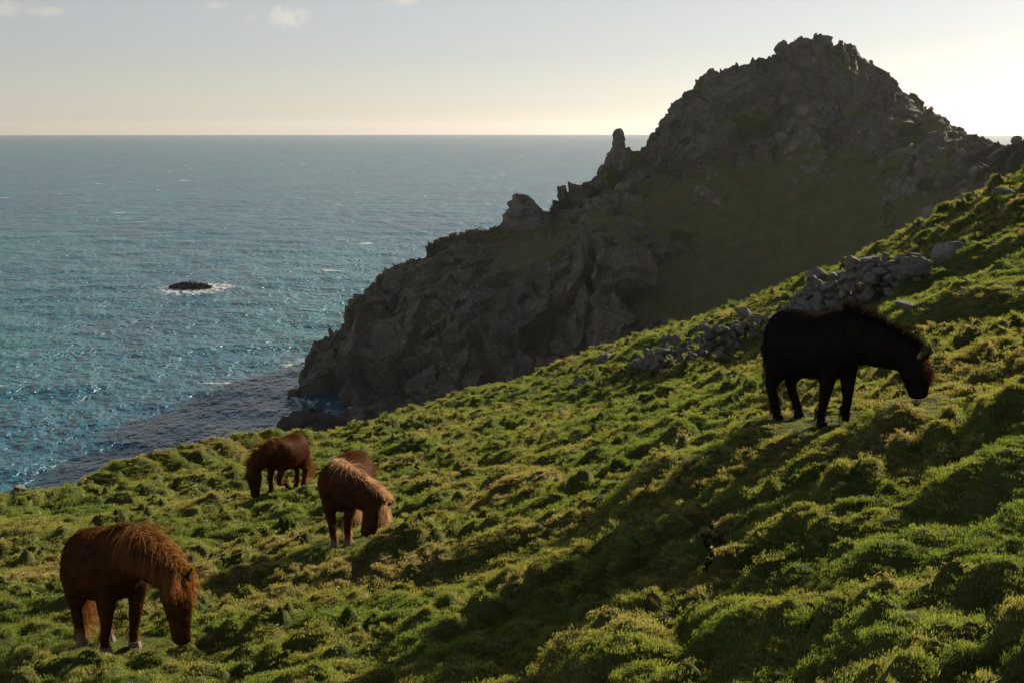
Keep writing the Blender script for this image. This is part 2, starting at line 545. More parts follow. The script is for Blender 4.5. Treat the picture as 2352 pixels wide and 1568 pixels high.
# ------------------------------------------------------------------ sea
def build_sea():
    nr, nc = 520, 400
    r = np.exp(np.linspace(math.log(70), math.log(9000), nr))
    az = np.linspace(-math.radians(42), math.radians(42), nc)
    R, A = np.meshgrid(r, az, indexing='ij')
    X, Y = R * np.sin(A), R * np.cos(A)
    amp = 0.32 * (1 - sstep(500, 1500, R))
    Z = amp * (fbm2(X * 0.045 + Y * 0.02, Y * 0.09, 5, 3) * 2.0)
    m = mesh_np("sea", np.stack([X, Y, Z], -1).reshape(-1, 3), grid_faces(nr, nc)[:, ::-1])
    foam = np.zeros_like(X)
    rk = sea_point(440, 660)
    e = np.hypot((X - rk[0] - 2) / 13, (Y - rk[1] + 3) / 20)
    foam = np.maximum(foam, 1 - sstep(0.5, 1.6, e))
    e = np.hypot((X - rk[0] + 14) / 22, (Y - rk[1] + 4) / 9)
    foam = np.maximum(foam, 0.6 * (1 - sstep(0.5, 1.3, e)))
    for (a, b, w, k) in (((470, 880), (700, 872), 2.2, 1.0), ((690, 835), (715, 825), 6, 0.9), ((690, 920), (790, 935), 5, 0.75), ((850, 650), (880, 640), 6, 0.7), ((668, 905), (692, 928), 4, 0.85), ((745, 770), (790, 745), 5, 0.7), ((640, 960), (740, 950), 5, .6)):
        p, q = sea_point(*a), sea_point(*b)
        t = np.clip(((X - p[0]) * (q[0] - p[0]) + (Y - p[1]) * (q[1] - p[1])) / ((q[0] - p[0]) ** 2 + (q[1] - p[1]) ** 2), 0, 1)
        e = np.hypot(X - p[0] - t * (q[0] - p[0]), Y - p[1] - t * (q[1] - p[1]))
        foam = np.maximum(foam, k * (1 - sstep(0.3 * w, 1.6 * w, e)))
    attr(m, "foam", foam.astype(np.float32).ravel())
    o = link("sea", m, M_SEA)
    tag(o, kind="structure")

def sea_point(px, py):
    a, b = ray(px, py)
    d = -EYE / b
    return np.array([a * d, d, 0.0])

build_sea()

# ------------------------------------------------------------------ headland
# columns: ridge (px, py, depth) / foot of the crags / brow of the cliff or middle of the grass bowl / foot (px, depth, py or None = sea)
HL = [((672, 905, 239), (674, 908, 238), (678, 912, 237), (680, 236, None)),
      ((700, 868, 241), (702, 880, 239), (706, 900, 236), (700, 233, None)),
      ((730, 808, 244), (735, 830, 241), (738, 860, 237), (722, 231, None)),
      ((790, 768, 247), (795, 795, 243), (800, 830, 238), (755, 228, None)),
      ((835, 688, 251), (838, 725, 245), (842, 780, 239), (785, 221, None)),
      ((880, 650, 254), (882, 690, 247), (885, 750, 239), (800, 216, None)),
      ((945, 598, 257), (942, 650, 248), (935, 720, 238), (830, 212, None)),
      ((1010, 565, 261), (1006, 620, 250), (1000, 690, 236), (900, 210, None)),
      ((1075, 548, 265), (1078, 595, 252), (1080, 660, 236), (1000, 208, None)),
      ((1160, 518, 269), (1168, 565, 256), (1180, 630, 236), (1100, 207, None)),
      ((1260, 480, 276), (1265, 530, 262), (1270, 600, 236), (1220, 206, None)),
      ((1370, 430, 283), (1365, 480, 268), (1360, 540, 238), (1340, 206, None)),
      ((1388, 382, 285), (1400, 465, 268), (1400, 540, 236), (1400, 206, None)),
      ((1430, 348, 287), (1430, 460, 268), (1440, 565, 232), (1450, 207, None)),
      ((1500, 335, 290), (1488, 450, 268), (1482, 605, 232), (1486, 212, 985)),
      ((1508, 285, 292), (1510, 445, 268), (1510, 640, 236), (1505, 218, 860)),
      ((1530, 250, 293), (1540, 440, 267), (1540, 620, 239), (1530, 222, 790)),
      ((1590, 208, 295), (1600, 425, 266), (1600, 600, 241), (1600, 225, 745)),
      ((1640, 172, 297), (1640, 412, 265), (1645, 585, 242), (1650, 226, 730)),
      ((1710, 157, 298), (1710, 410, 264), (1710, 565, 242), (1710, 226, 718)),
      ((1790, 142, 300), (1780, 415, 263), (1790, 548, 243), (1790, 227, 695)),
      ((1805, 116, 300), (1800, 400, 263), (1810, 545, 243), (1810, 227, 690)),
      ((1850, 92, 300), (1850, 388, 262), (1850, 538, 243), (1850, 227, 676)),
      ((1890, 90, 300), (1890, 385, 262), (1890, 530, 243), (1890, 227, 664)),
      ((1905, 102, 300), (1905, 386, 262), (1905, 527, 243), (1905, 227, 660)),
      ((1968, 101, 299), (1960, 390, 260), (1965, 517, 242), (1970, 227, 640)),
      ((1980, 124, 298), (1985, 392, 259), (1985, 513, 242), (1990, 227, 634)),
      ((2025, 165, 294), (2020, 402, 255), (2030, 507, 240), (2030, 226, 622)),
      ((2120, 242, 282), (2100, 420, 243), (2110, 500, 232), (2110, 220, 598)),
      ((2225, 308, 262), (2200, 430, 218), (2210, 487, 211), (2210, 202, 566)),
      ((2290, 330, 235), (2280, 428, 190), (2285, 470, 185), (2285, 178, 540)),
      ((2352, 326, 200), (2352, 405, 160), (2352, 450, 156), (2352, 150, 515)),
      ((2500, 310, 165), (2500, 385, 132), (2500, 430, 127), (2500, 122, 475)),
      ((2900, 290, 130), (2900, 350, 105), (2900, 390, 95), (2900, 90, 425))]

def build_headland():
    nc = 860
    rows = []
    for k in range(3):
        P = np.array([at(*c[k]) for c in HL])
        rows.append(P)
    base = []
    for c in HL:
        px, d, py = c[3]
        a, _ = ray(px, 700)
        base.append(at(px, py, d) if py else np.array([a * d, d, -1.0]))
    base = np.array(base)
    sub = base.copy(); sub[:, 1] -= 4; sub[:, 2] = np.minimum(base[:, 2] - 6, -2.5)
    b1 = rows[0].copy(); b1[:, 1] += 26; b1[:, 2] -= np.clip((rows[0][:, 2]) * 0.22, 0, 9)
    b2 = rows[0].copy(); b2[:, 1] += 75; b2[:, 0] += 8; b2[:, 2] = np.maximum(rows[0][:, 2] * 0.35 - 4, -2.5)
    b3 = b2.copy(); b3[:, 1] += 30; b3[:, 2] = -3
    KR = np.array([b3, b2, b1, rows[0], rows[1], rows[2], base, sub])        # key rows
    # columns evenly by picture x of the ridge
    rx = np.array([c[0][0] for c in HL], float)
    u = np.interp(np.linspace(0, 1, nc), np.linspace(0, 1, 200), np.interp(np.linspace(0, 1, 200), [0, 0.86, 1], [672, 2360, 2900]))
    KC = np.empty((8, nc, 3))
    for r in range(8):
        for q in range(3):
            KC[r, :, q] = np.interp(u, rx, KR[r, :, q])
    # soften the lower rows only, the skyline keeps its steps
    for r in (0, 1, 2, 4, 5, 6, 7):
        for _ in range(14):
            KC[r, 1:-1] = 0.25 * KC[r, :-2] + 0.5 * KC[r, 1:-1] + 0.25 * KC[r, 2:]
    seg = [10, 14, 22, 110, 100, 120, 8]
    parts, tt = [], []
    for r, n in enumerate(seg):
        t = np.linspace(0, 1, n, endpoint=False)[:, None, None]
        parts.append(KC[r][None] * (1 - t) + KC[r + 1][None] * t)
        tt.append(r + t[:, 0, 0])
    parts.append(KC[7][None]); tt.append([7.0])
    G = np.concatenate(parts)
    T = np.concatenate(tt)
    nr = len(T)
    for _ in range(10):                                                       # round the creases between key rows
        k = (np.abs(T - 4) < 0.3) | (np.abs(T - 5) < 0.12)
        Gs = G.copy(); Gs[1:-1] = 0.25 * G[:-2] + 0.5 * G[1:-1] + 0.25 * G[2:]
        G[k] = Gs[k]
    Tg = T[:, None] * np.ones(nc)[None]
    Ug = u[None] * np.ones(nr)[:, None]
    # where turf lies and where rock shows
    nz = fbm3(G * 0.05, 3, 4)
    nz2 = fbm3(G * 0.16, 23, 4)
    crag = (1 - sstep(3.72, 4.02, Tg + 0.38 * nz + 0.2 * nz2)) * sstep(1.5, 2.6, Tg)
    cliff = sstep(4.92, 5.05, Tg + 0.12 * nz2) * (1 - sstep(1470, 1500, Ug + 25 * nz2))
    left = 1 - sstep(930, 1080, Ug + 60 * nz)
    mid = (sstep(0.10, 0.24, nz2) * (1 - sstep(1450, 1700, Ug))) * 0.9
    side = sstep(0.12, 0.26, nz2 + 0.25 * sstep(2000, 2250, Ug)) * sstep(1980, 2150, Ug) * (Tg > 3.9) * (Tg < 5.2)
    rock = np.clip(np.maximum.reduce([crag, cliff, left * (Tg > 2.5), mid * (Tg > 3), side]), 0, 1)
    low = 1 - sstep(1180, 1480, Ug)                                            # the low shoulder left of the tor is grassier on top
    rock = rock * (1 - 0.75 * low * (1 - left) * (1 - cliff) * (1 - sstep(0.05, 0.2, nz2)))
    soft = sstep(-0.02, 0.20, fbm3(G * np.array([0.09, 0.09, 0.13]), 51, 4) - 0.08) * crag          # grassy ledges between the crags
    turf = np.clip(1 - rock + 0.85 * soft, 0, 1) * (1 - 0.3 * (1 - sstep(1300, 1500, Ug)))
    # normals of the plain form
    du = np.gradient(G, axis=1); dv = np.gradient(G, axis=0)
    Nn = np.cross(du, dv); Nn /= np.linalg.norm(Nn, axis=-1, keepdims=True) + 1e-9
    Nn[Nn[..., 1] > 0.3] *= 1
    s = np.sign((Nn * np.array([0, -0.6, 0.8])).sum(-1)); s[s == 0] = 1
    Nn *= np.where(Tg > 3, s, 1)[..., None]
    up = np.where((Nn[..., 2] < 0) & (Tg <= 3), -1, 1); Nn *= up[..., None]
    q = G.copy()
    wob = np.stack([fbm3(G * 0.12 + o, 5, 2) for o in (0, 31, 67)], -1)
    q = q + wob * 2.5
    st = np.array([1.0, 1.0, 1.0])
    f1 = facet(q / 11.0 * np.array([1, 1, 0.8]), 101)
    f2 = facet(q / 4.6 * np.array([1.15, 1.15, 0.75]), 131)
    f3 = facet(q / 1.9, 161)
    v1 = facet((q + wob * 3) / 9.0 * np.array([1.2, 1.0, 0.22]), 181)          # tall slabs of the sea cliff
    v2 = facet(q / 3.4 * np.array([1.2, 1.0, 0.33]), 191)
    cl = np.clip(cliff, 0, 1)
    disp = rock * ((1 - cl) * (3.0 * f1 + 2.3 * f2 + 0.6 * f3) + cl * (7.0 * v1 + 2.0 * v2 + 0.4 * f3 + 1.2 * f1))
    disp += (1 - rock) * (0.9 * fbm3(G * 0.1, 77, 4) + 0.25 * fbm3(G * 0.7, 78, 3))
    disp *= np.clip(1 - soft * 0.35, 0, 1)
    disp *= sstep(0.2, 2.2, Tg)
    disp *= 1 - 0.6 * sstep(1960, 2060, Ug) * np.exp(-((Tg - 3) / 0.25) ** 2)
    disp *= 1 - 0.2 * np.exp(-((Tg - 3) / 0.12) ** 2)
    amp = 0.45 + 0.55 * sstep(690, 800, Ug)
    D = G + Nn * (disp * amp)[..., None]
    sky_r = np.exp(-((Tg - 3) / 0.16) ** 2)
    jag = 1 - sstep(1250, 1450, Ug)
    D[..., 2] += sky_r * ((0.25 + 1.2 * jag) * f2 + (0.25 + 0.8 * jag) * f3) * amp
    m = mesh_np("headland", D.reshape(-1, 3), grid_faces(nr, nc), smooth=False)
    attr(m, "turf", turf.astype(np.float32).ravel())
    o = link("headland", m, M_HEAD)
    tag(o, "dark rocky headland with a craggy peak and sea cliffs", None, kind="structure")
    return o, D, rock, Tg, Ug, Nn

HEAD, HD, HROCK, HT, HU, HN = build_headland()

# stones: a rounded block cut by random planes, a few shapes shared by all
def stone_mesh(seed, sub=2, cuts=9, squash=(1, 0.85, 0.75), deep=(0.5, 0.85)):
    import bmesh
    rg = np.random.default_rng(seed)
    bm = bmesh.new()
    bmesh.ops.create_icosphere(bm, subdivisions=sub, radius=1.0)
    V = np.array([v.co for v in bm.verts])
    for _ in range(cuts):
        n = rg.normal(size=3); n /= np.linalg.norm(n)
        d = rg.uniform(*deep)
        e = V @ n - d
        V = V - np.clip(e, 0, None)[:, None] * n
    V *= np.array(squash) * rg.uniform(0.8, 1.2, 3)
    V += rg.normal(size=V.shape) * 0.014
    for v, c in zip(bm.verts, V): v.co = c
    me = bpy.data.meshes.new("stone_shape")
    bm.to_mesh(me); bm.free()
    return me

STONES = [stone_mesh(500 + k, 2, 15, (1.05, 0.9, 0.72), (0.38, 0.72)) for k in range(12)]
for me in STONES: me.materials.append(M_STONE)
CRAGS = [stone_mesh(600 + k, 2, 12, (1, 0.9, 0.95)) for k in range(8)]
for me in CRAGS: me.materials.append(M_CRAG)

def scatter_headland():
    rg = np.random.default_rng(5)
    # outcrops and boulders: by the skyline, along the foot of the crags, in rows across the bowl
    P = HD
    prob = np.zeros(HT.shape)
    prob += 0.4 * np.exp(-((HT - 3.03) / 0.05) ** 2) * (HU > 900)
    prob += 1.0 * np.exp(-((HT - 3.95) / 0.2) ** 2) * (HU > 1250) * (HU < 2250)
    prob += 0.3 * (HT > 3.1) * (HT < 3.9) * (HU > 1400) * (HU < 2300)
    band = np.exp(-((HT - 4.55 + 0.0012 * (HU - 1400)) / 0.12) ** 2) * (HU > 1380) * (HU < 1800)
    prob += 0.7 * band
    prob += 0.8 * np.exp(-((HT - 4.75) / 0.3) ** 2) * (HU > 2000) * (HU < 2300)
    prob += 0.5 * np.exp(-((HT - 4.3) / 0.4) ** 2) * (HU > 2060) * (HU < 2352)
    prob *= (HU < 2360)
    prob *= sstep(-0.1, 0.25, fbm3(P * 0.11, 88, 3))
    pr = prob.ravel() / prob.sum()
    idx = rg.choice(pr.size, 280, replace=False, p=pr)
    V = P.reshape(-1, 3); t = HT.ravel()
    for i in idx:
        s = 0.5 + 1.3 * rg.random() ** 2.2
        if t[i] < 3.2: s = 0.5 + 0.9 * rg.random() ** 2
        o = bpy.data.objects.new("boulder", CRAGS[rg.integers(len(CRAGS))])
        COL.objects.link(o)
        o.parent = HEAD
        o.location = V[i] + np.array([0, 0, -0.15 * s])
        o.rotation_euler = rg.uniform(0, 6.28, 3)
        o.scale = np.array([1, 1, 1]) * s * rg.uniform(0.75, 1.25, 3)

scatter_headland()

def rock_column(name, label, prof, d, depth, mat, seed, amp, scale, zlow=None):
    """free-standing rock: outline rows (py, left px, right px) at distance d"""
    prof = np.array(prof, float)
    lev, seg = 46, 44
    py = np.linspace(prof[0, 0], prof[-1, 0], lev)
    L = np.interp(py, prof[:, 0], prof[:, 1]); R = np.interp(py, prof[:, 0], prof[:, 2])
    rings = []
    c0 = at((prof[-1, 1] + prof[-1, 2]) / 2, prof[-1, 0], d)
    for k in range(lev):
        a, b = at(L[k], py[k], d), at(R[k], py[k], d)
        c = (a + b) / 2; rx = (b[0] - a[0]) / 2
        ry = depth * (0.45 + 0.55 * rx / max(1e-6, (at(R.max(), 0, d)[0] - at(L.min(), 0, d)[0]) / 2))
        th = np.linspace(0, 2 * math.pi, seg, endpoint=False)
        ct, sn = np.cos(th), np.sin(th)
        e = 0.75
        rings.append(np.stack([c[0] + rx * np.sign(ct) * np.abs(ct) ** e, c[1] + ry * np.sign(sn) * np.abs(sn) ** e, np.full(seg, c[2])], -1))
    G = np.array(rings)
    out = G - G.mean(1, keepdims=True); out[..., 2] = 0
    out /= np.linalg.norm(out, axis=-1, keepdims=True) + 1e-9
    fq = facet(G / scale, seed) + 0.55 * facet(G / scale * 2.2, seed + 40)
    G = G + out * (fq * amp)[..., None]
    G[..., 2] += 0.5 * amp * facet(G / scale * 1.3, seed + 80)
    V = np.concatenate([G.reshape(-1, 3), G[0].mean(0)[None]])
    F = [tuple(f) for f in grid_faces(lev, seg, True)]
    top = len(V) - 1
    F += [(top, (j + 1) % seg, j) for j in range(seg)]
    me = bpy.data.meshes.new(name)
    V = V - c0
    me.from_pydata(V.tolist(), [], F)
    me.update()
    o = link(name, me, mat)
    o.location = c0
    tag(o, label, "rock")
    return o

rock_column("rock_pinnacle", "thin upright rock pinnacle on the skyline ridge left of the peak",
            [(296, 1417, 1424), (299, 1413, 1429), (303, 1411, 1432), (320, 1408, 1434), (338, 1406, 1435), (346, 1402, 1437), (360, 1392, 1450), (400, 1384, 1450)], 284, 1.6, M_CRAG, 301, 0.35, 1.6)
rock_column("rock_stack", "squat jagged rock tower on the low ridge against the sea",
            [(446, 1186, 1206), (450, 1178, 1212), (458, 1176, 1220), (470, 1174, 1232), (480, 1174, 1246), (488, 1160, 1250), (505, 1156, 1256), (535, 1150, 1262)], 266, 3.2, M_CRAG, 311, 0.75, 2.2)
_rk = sea_point(440, 662)
_d = _rk[1]
rock_column("sea_rock", "low black rock awash in the sea with white surf around it",
            [(648, 428, 438), (650, 420, 446), (654, 404, 474), (657, 398, 484), (662, 392, 488), (668, 386, 492)], _d, 2.6, M_SEAROCK, 321, 1.3, 1.6)
rock_column("shore_rock", "low dark rounded rock at the water's edge below the turf",
            [(952, 690, 730), (957, 672, 752), (966, 660, 772), (985, 640, 800), (1010, 620, 820)], 205, 5, M_SEAROCK, 331, 1.2, 3.0)

# ------------------------------------------------------------------ hillside mesh
def build_hill():
    nr, nc = 760, 700
    az = np.concatenate([np.linspace(-48, -23, 50, endpoint=False), np.linspace(-23, 23, nc - 100), np.linspace(23, 48, 51)[1:]])
    az = np.radians(az); nc = len(az)
    t = np.linspace(0, 1, nr)
    rc = brow(az)
    k = 0.93
    r_in = 2.5 * (1 + 0 * rc)
    tt = np.clip(t / k, 0, 1)
    R = r_in[None] * (rc / r_in)[None] ** tt[:, None]
    R = R + (np.clip(t - k, 0, 1) / (1 - k))[:, None] ** 1.3 * 30.0
    A = np.ones(nr)[:, None] * az[None]
    X, Y = R * np.sin(A), R * np.cos(A)
    Z = ground(X, Y)
    m = mesh_np("hillside", np.stack([X, Y, Z], -1).reshape(-1, 3), grid_faces(nr, nc)[:, ::-1])
    soil = np.zeros_like(X)
    for (px, py, rx, ry) in SOIL:
        p = ghit(px, py)
        wob = 0.5 * fbm2(X * 3, Y * 3, 9, 3)
        e = np.hypot((X - p[0]) / rx, (Y - p[1]) / ry) + wob
        soil = np.maximum(soil, 1 - sstep(0.7, 1.1, e))
    attr(m, "soil", soil.astype(np.float32).ravel())
    o = link("hillside", m, M_TURF)
    tag(o, "grassy tussocked hillside sloping down to the sea", None, kind="structure")
    return o

SOIL = [(1985, 1143, 0.26, 0.09), (2080, 1130, 0.16, 0.07), (1545, 1425, 0.10, 0.10)]
HILL = build_hill()

# ------------------------------------------------------------------ grass blades
def tuft_mesh(seed, n, spread, h0, h1, lean):
    rg = np.random.default_rng(seed)
    V, F, B = [], [], []
    for _ in range(n):
        a = rg.uniform(0, 6.283); r = spread * math.sqrt(rg.random())
        x, y = r * math.cos(a), r * math.sin(a)
        h = rg.uniform(h0, h1); w = rg.uniform(0.0011, 0.0023)
        d = rg.uniform(0, 6.283)
        ln = h * rg.uniform(0.15, lean)
        dx, dy = ln * math.cos(d), ln * math.sin(d)
        t = rg.uniform(0, 6.283); wx, wy = w * math.cos(t), w * math.sin(t)
        b = len(V)
        V += [(x - wx, y - wy, -0.01), (x + wx, y + wy, -0.01), (x + dx * .35 - wx * .8, y + dy * .35 - wy * .8, h * .6), (x + dx * .35 + wx * .8, y + dy * .35 + wy * .8, h * .6), (x + dx, y + dy, h)]
        F += [(b, b + 1, b + 3, b + 2), (b + 2, b + 3, b + 4)]
        q = rg.random() ** 2
        B += [q * .3, q * .3, q * .7, q * .7, q]
    me = bpy.data.meshes.new("tuft_shape")
    me.from_pydata(V, [], F)
    me.update()
    attr(me, "blade", np.array(B, np.float32))
    me.materials.append(M_GRASS)
    return me

def build_grass():
    lib = bpy.data.collections.new("tuft_shapes")
    for k in range(8):
        if k < 5: me = tuft_mesh(40 + k, 75, 0.085, 0.006, 0.017, 1.1)
        else: me = tuft_mesh(40 + k, 65, 0.060, 0.014, 0.034, 1.0)
        o = bpy.data.objects.new("tuft_%d" % k, me)
        lib.objects.link(o)
    rg = np.random.default_rng(77)
    P, SC, DR, IX = [], [], [], []
    bands = [(2.8, 7, 520), (7, 10, 520), (10, 14, 430), (14, 19, 290), (19, 26, 180), (26, 36, 110), (36, 48, 65), (48, 63, 45)]
    for (r0, r1, den) in bands:
        lim = math.radians(26)
        area = lim * (r1 * r1 - r0 * r0)
        n = int(area * den)
        r = np.sqrt(rg.uniform(r0 * r0, r1 * r1, n)); a = rg.uniform(-lim, lim, n)
        k = r < brow(a) + 1.2
        r, a = r[k], a[k]
        P.append(np.stack([r * np.sin(a), r * np.cos(a)], -1))
        SC.append(np.full(len(r), 0.85 * math.sqrt(520 / den) ** 0.6))
    P = np.concatenate(P); SC = np.concatenate(SC)
    x, y = P[:, 0], P[:, 1]
    z, tus = ground(x, y, True)
    e = 0.06
    gx = (ground(x + e, y) - z) / e; gy = (ground(x, y + e) - z) / e
    keep = np.ones(len(x), bool)
    for (px, py, rx, ry) in SOIL:
        p = ghit(px, py)
        keep &= ~((np.hypot((x - p[0]) / rx, (y - p[1]) / ry) + 0.5 * fbm2(x * 3, y * 3, 9, 3) < 0.9) & (rg.random(len(x)) < 0.75))
    dry = 0.27 + 0.9 * fbm2(x * 0.55, y * 0.55, 61, 4) + 0.5 * fbm2(x * 2.3, y * 2.3, 65, 3) + 2.2 * tus + 0.10 * rg.normal(size=len(x))
    tall = (fbm2(x * 1.1 + 9, y * 1.1, 68, 3) + 1.5 * tus) > 0.36
    IX = np.where(tall | (rg.random(len(x)) < 0.05), rg.integers(5, 8, len(x)), rg.integers(0, 5, len(x)))
    SC = SC * rg.uniform(0.75, 1.3, len(x))
    for (cx, cy, rr, lev, zc) in TRODDEN:
        near = np.hypot(x - cx, y - cy) < 0.75 * rr
        SC = np.where(near, SC * 0.6, SC)
        IX = np.where(near, IX % 5, IX)
    rot = np.stack([np.arctan(gy) * 0.5 + rg.normal(size=len(x)) * 0.12, -np.arctan(gx) * 0.5 + rg.normal(size=len(x)) * 0.12, rg.uniform(0, 6.283, len(x))], -1)
    k = keep
    m = bpy.data.meshes.new("grass")
    V = np.stack([x, y, z - 0.004], -1)[k].astype(np.float32)
    m.vertices.add(len(V)); m.vertices.foreach_set("co", V.ravel())
    attr(m, "dry", np.clip(dry[k], 0, 1).astype(np.float32))
    attr(m, "size", SC[k].astype(np.float32))
    attr(m, "pick", IX[k].astype(np.int32), 'INT')
    attr(m, "turn", rot[k].astype(np.float32), 'FLOAT_VECTOR')
    o = link("grass", m, M_GRASS)
    tag(o, "short tussocky grass covering the near hillside", "grass", kind="stuff")
    ng = bpy.data.node_groups.new("grass_cover", 'GeometryNodeTree')
    ng.interface.new_socket("Geometry", in_out='INPUT', socket_type='NodeSocketGeometry')
    ng.interface.new_socket("Geometry", in_out='OUTPUT', socket_type='NodeSocketGeometry')
    N, L = ng.nodes, ng.links
    gi, go = N.new("NodeGroupInput"), N.new("NodeGroupOutput")
    ci = N.new("GeometryNodeCollectionInfo")
    ci.inputs[0].default_value = lib
    ci.inputs["Separate Children"].default_value = True
    ip = N.new("GeometryNodeInstanceOnPoints")
    ip.inputs["Pick Instance"].default_value = True
    def na(nm, t):
        a = N.new("GeometryNodeInputNamedAttribute"); a.data_type = t
        a.inputs[0].default_value = nm
        return a.outputs[0]
    mp = N.new("GeometryNodeMeshToPoints")
    L.new(gi.outputs[0], mp.inputs[0])
    L.new(mp.outputs[0], ip.inputs["Points"])
    L.new(ci.outputs[0], ip.inputs["Instance"])
    L.new(na("pick", 'INT'), ip.inputs["Instance Index"])
    er = N.new("FunctionNodeEulerToRotation")
    L.new(na("turn", 'FLOAT_VECTOR'), er.inputs[0])
    L.new(er.outputs[0], ip.inputs["Rotation"])
    L.new(na("size", 'FLOAT'), ip.inputs["Scale"])
    L.new(ip.outputs[0], go.inputs[0])
    md = o.modifiers.new("grass_cover", 'NODES')
    md.node_group = ng
    print("tufts", int(k.sum()))

build_grass()

# ------------------------------------------------------------------ stones on the hillside
def put_stone(parent, p, s, rg, meshes=STONES, sc=None, name="stone"):
    o = bpy.data.objects.new(name, meshes[rg.integers(len(meshes))])
    COL.objects.link(o)
    if parent is not None:
        o.parent = parent
        p = p - np.array(parent.location)
    o.location = p
    o.rotation_euler = (rg.uniform(-0.5, 0.5), rg.uniform(-0.5, 0.5), rg.uniform(0, 6.28))
    o.scale = np.array(sc if sc is not None else (1, 1, 1)) * s * rg.uniform(0.8, 1.2, 3)
    return o

def stone_row(name, label, cat, line, n, size, height, thick, seed):
    rg = np.random.default_rng(seed)
    L = np.array([ghit(*p) for p in line])
    cum = np.r_[0, np.cumsum(np.linalg.norm(np.diff(L[:, :2], axis=0), axis=1))]
    mid = L[len(L) // 2]
    t = empty(name, (mid[0], mid[1], float(ground(mid[0], mid[1]))))
    for k in range(n):
        q = rg.random() * cum[-1]
        hh = np.interp(q / cum[-1], np.linspace(0, 1, len(height)), height)
        x = np.interp(q, cum, L[:, 0]); y = np.interp(q, cum, L[:, 1])
        h = hh * rg.random() ** 1.1
        off = rg.normal() * thick * (1.25 - h / max(hh, 0.01))
        x += rg.normal() * 0.1; y += off
        s = size * (0.45 + 0.9 * rg.random() ** 1.8)
        g = float(ground(np.array([x]), np.array([y]))[0])
        put_stone(t, np.array([x, y, g + h * 0.9 + 0.1 * s]), s, rg)
    tag(t, label, cat)
    return t

stone_row("stone_wall", "tumbled grey drystone wall running up the slope left of the black pony", "stone wall",
          [(1465, 842), (1520, 838), (1580, 822), (1640, 802), (1700, 772), (1760, 752), (1800, 735)], 300, 0.185, [0.15, 0.55, 0.75, 0.65, 0.4, 0.35, 0.15], 0.35, 21)
stone_row("rock_outcrop", "heap of large grey rocks behind the back of the black pony", "rock heap",
          [(1822, 722), (1870, 712), (1930, 705), (2000, 690), (2060, 662), (2110, 640)], 300, 0.27, [0.3, 0.9, 1.2, 1.0, 0.6, 0.3], 0.45, 22)

BOULDERS = [(2188, 585, 0.6, "large pale boulder high on the lit slope above the rock heap"),
            (1712, 728, 0.42, "grey boulder by the skyline just above the tumbled stone wall"),
            (1390, 832, 0.42, "small pale boulder in turf left of the stone wall's lower end"),
            (1340, 884, 0.30, "small grey stone in the grass below the left mound of the brow"),
            (1880, 640, 0.5, "grey boulder on the brow just left of the rock heap's top"),
            (1990, 622, 0.55, "rounded grey boulder at the upper end of the rock heap"),
            (2310, 448, 0.38, "dark boulder at the right edge of the lit brow"),
            (2095, 712, 0.30, "small stone in the turf right of the rock heap"),
            (40, 1130, 0.25, "dark boulder on the brow at the far left edge above the sea")]
_rb = np.random.default_rng(9)
for (px, py, s, lab) in BOULDERS:
    p = ghit(px, py)
    o = put_stone(None, p + np.array([0, 0.1, 0.08 * s]), s, _rb, name="boulder")
    tag(o, lab, "boulder", "boulders on the hillside")

# droppings: heaps of dark clods
M_DUNG = mat_plain("dark_clod", (0.022, 0.017, 0.012), 0.9, 0.2)
def dung(px, py, n, w, lab, seed):
    rg = np.random.default_rng(seed)
    p = ghit(px, py)
    t = empty("dung_pile", p)
    for k in range(n):
        x, y = p[0] + rg.normal() * w, p[1] + rg.normal() * w * 0.45
        s = rg.uniform(0.018, 0.032)
        o = put_stone(t, np.array([x, y, float(ground(np.array([x]), np.array([y]))[0]) + 0.025 + 0.03 * rg.random()]), s, rg, DUNGS, name="clod")
    tag(t, lab, "dung", "dung piles in the grass")
DUNGS = [stone_mesh(700 + k, 1, 4, (1, 0.9, 0.85)) for k in range(3)]
for me in DUNGS: me.materials.append(M_DUNG)
dung(1640, 1248, 20, 0.075, "longest dark dung pile, in the grass below the black pony's shadow", 1)
dung(1625, 1300, 6, 0.03, "small dark dung pile just below the longest one", 2)
dung(1130, 1103, 12, 0.09, "dark dung pile in the grass right of the back pony and mound", 3)
dung(905, 1078, 16, 0.10, "dark dung pile on the mound behind the pale-maned pony", 4)

# ------------------------------------------------------------------ ponies
def loft(stations, seg=20):
    """closed tube: stations of (centre, lateral vector, dorsal vector)"""
    V, F = [], []
    th = np.linspace(0, 2 * math.pi, seg, endpoint=False)
    for (c, a, b) in stations:
        V.append(np.array(c)[None] + np.cos(th)[:, None] * np.array(a)[None] + np.sin(th)[:, None] * np.array(b)[None])
    n = len(stations)
    V = np.concatenate(V)
    F = [tuple(f) for f in grid_faces(n, seg, True)]
    F.append(tuple(range(seg))[::-1])
    F.append(tuple((n - 1) * seg + j for j in range(seg)))
    return V, F

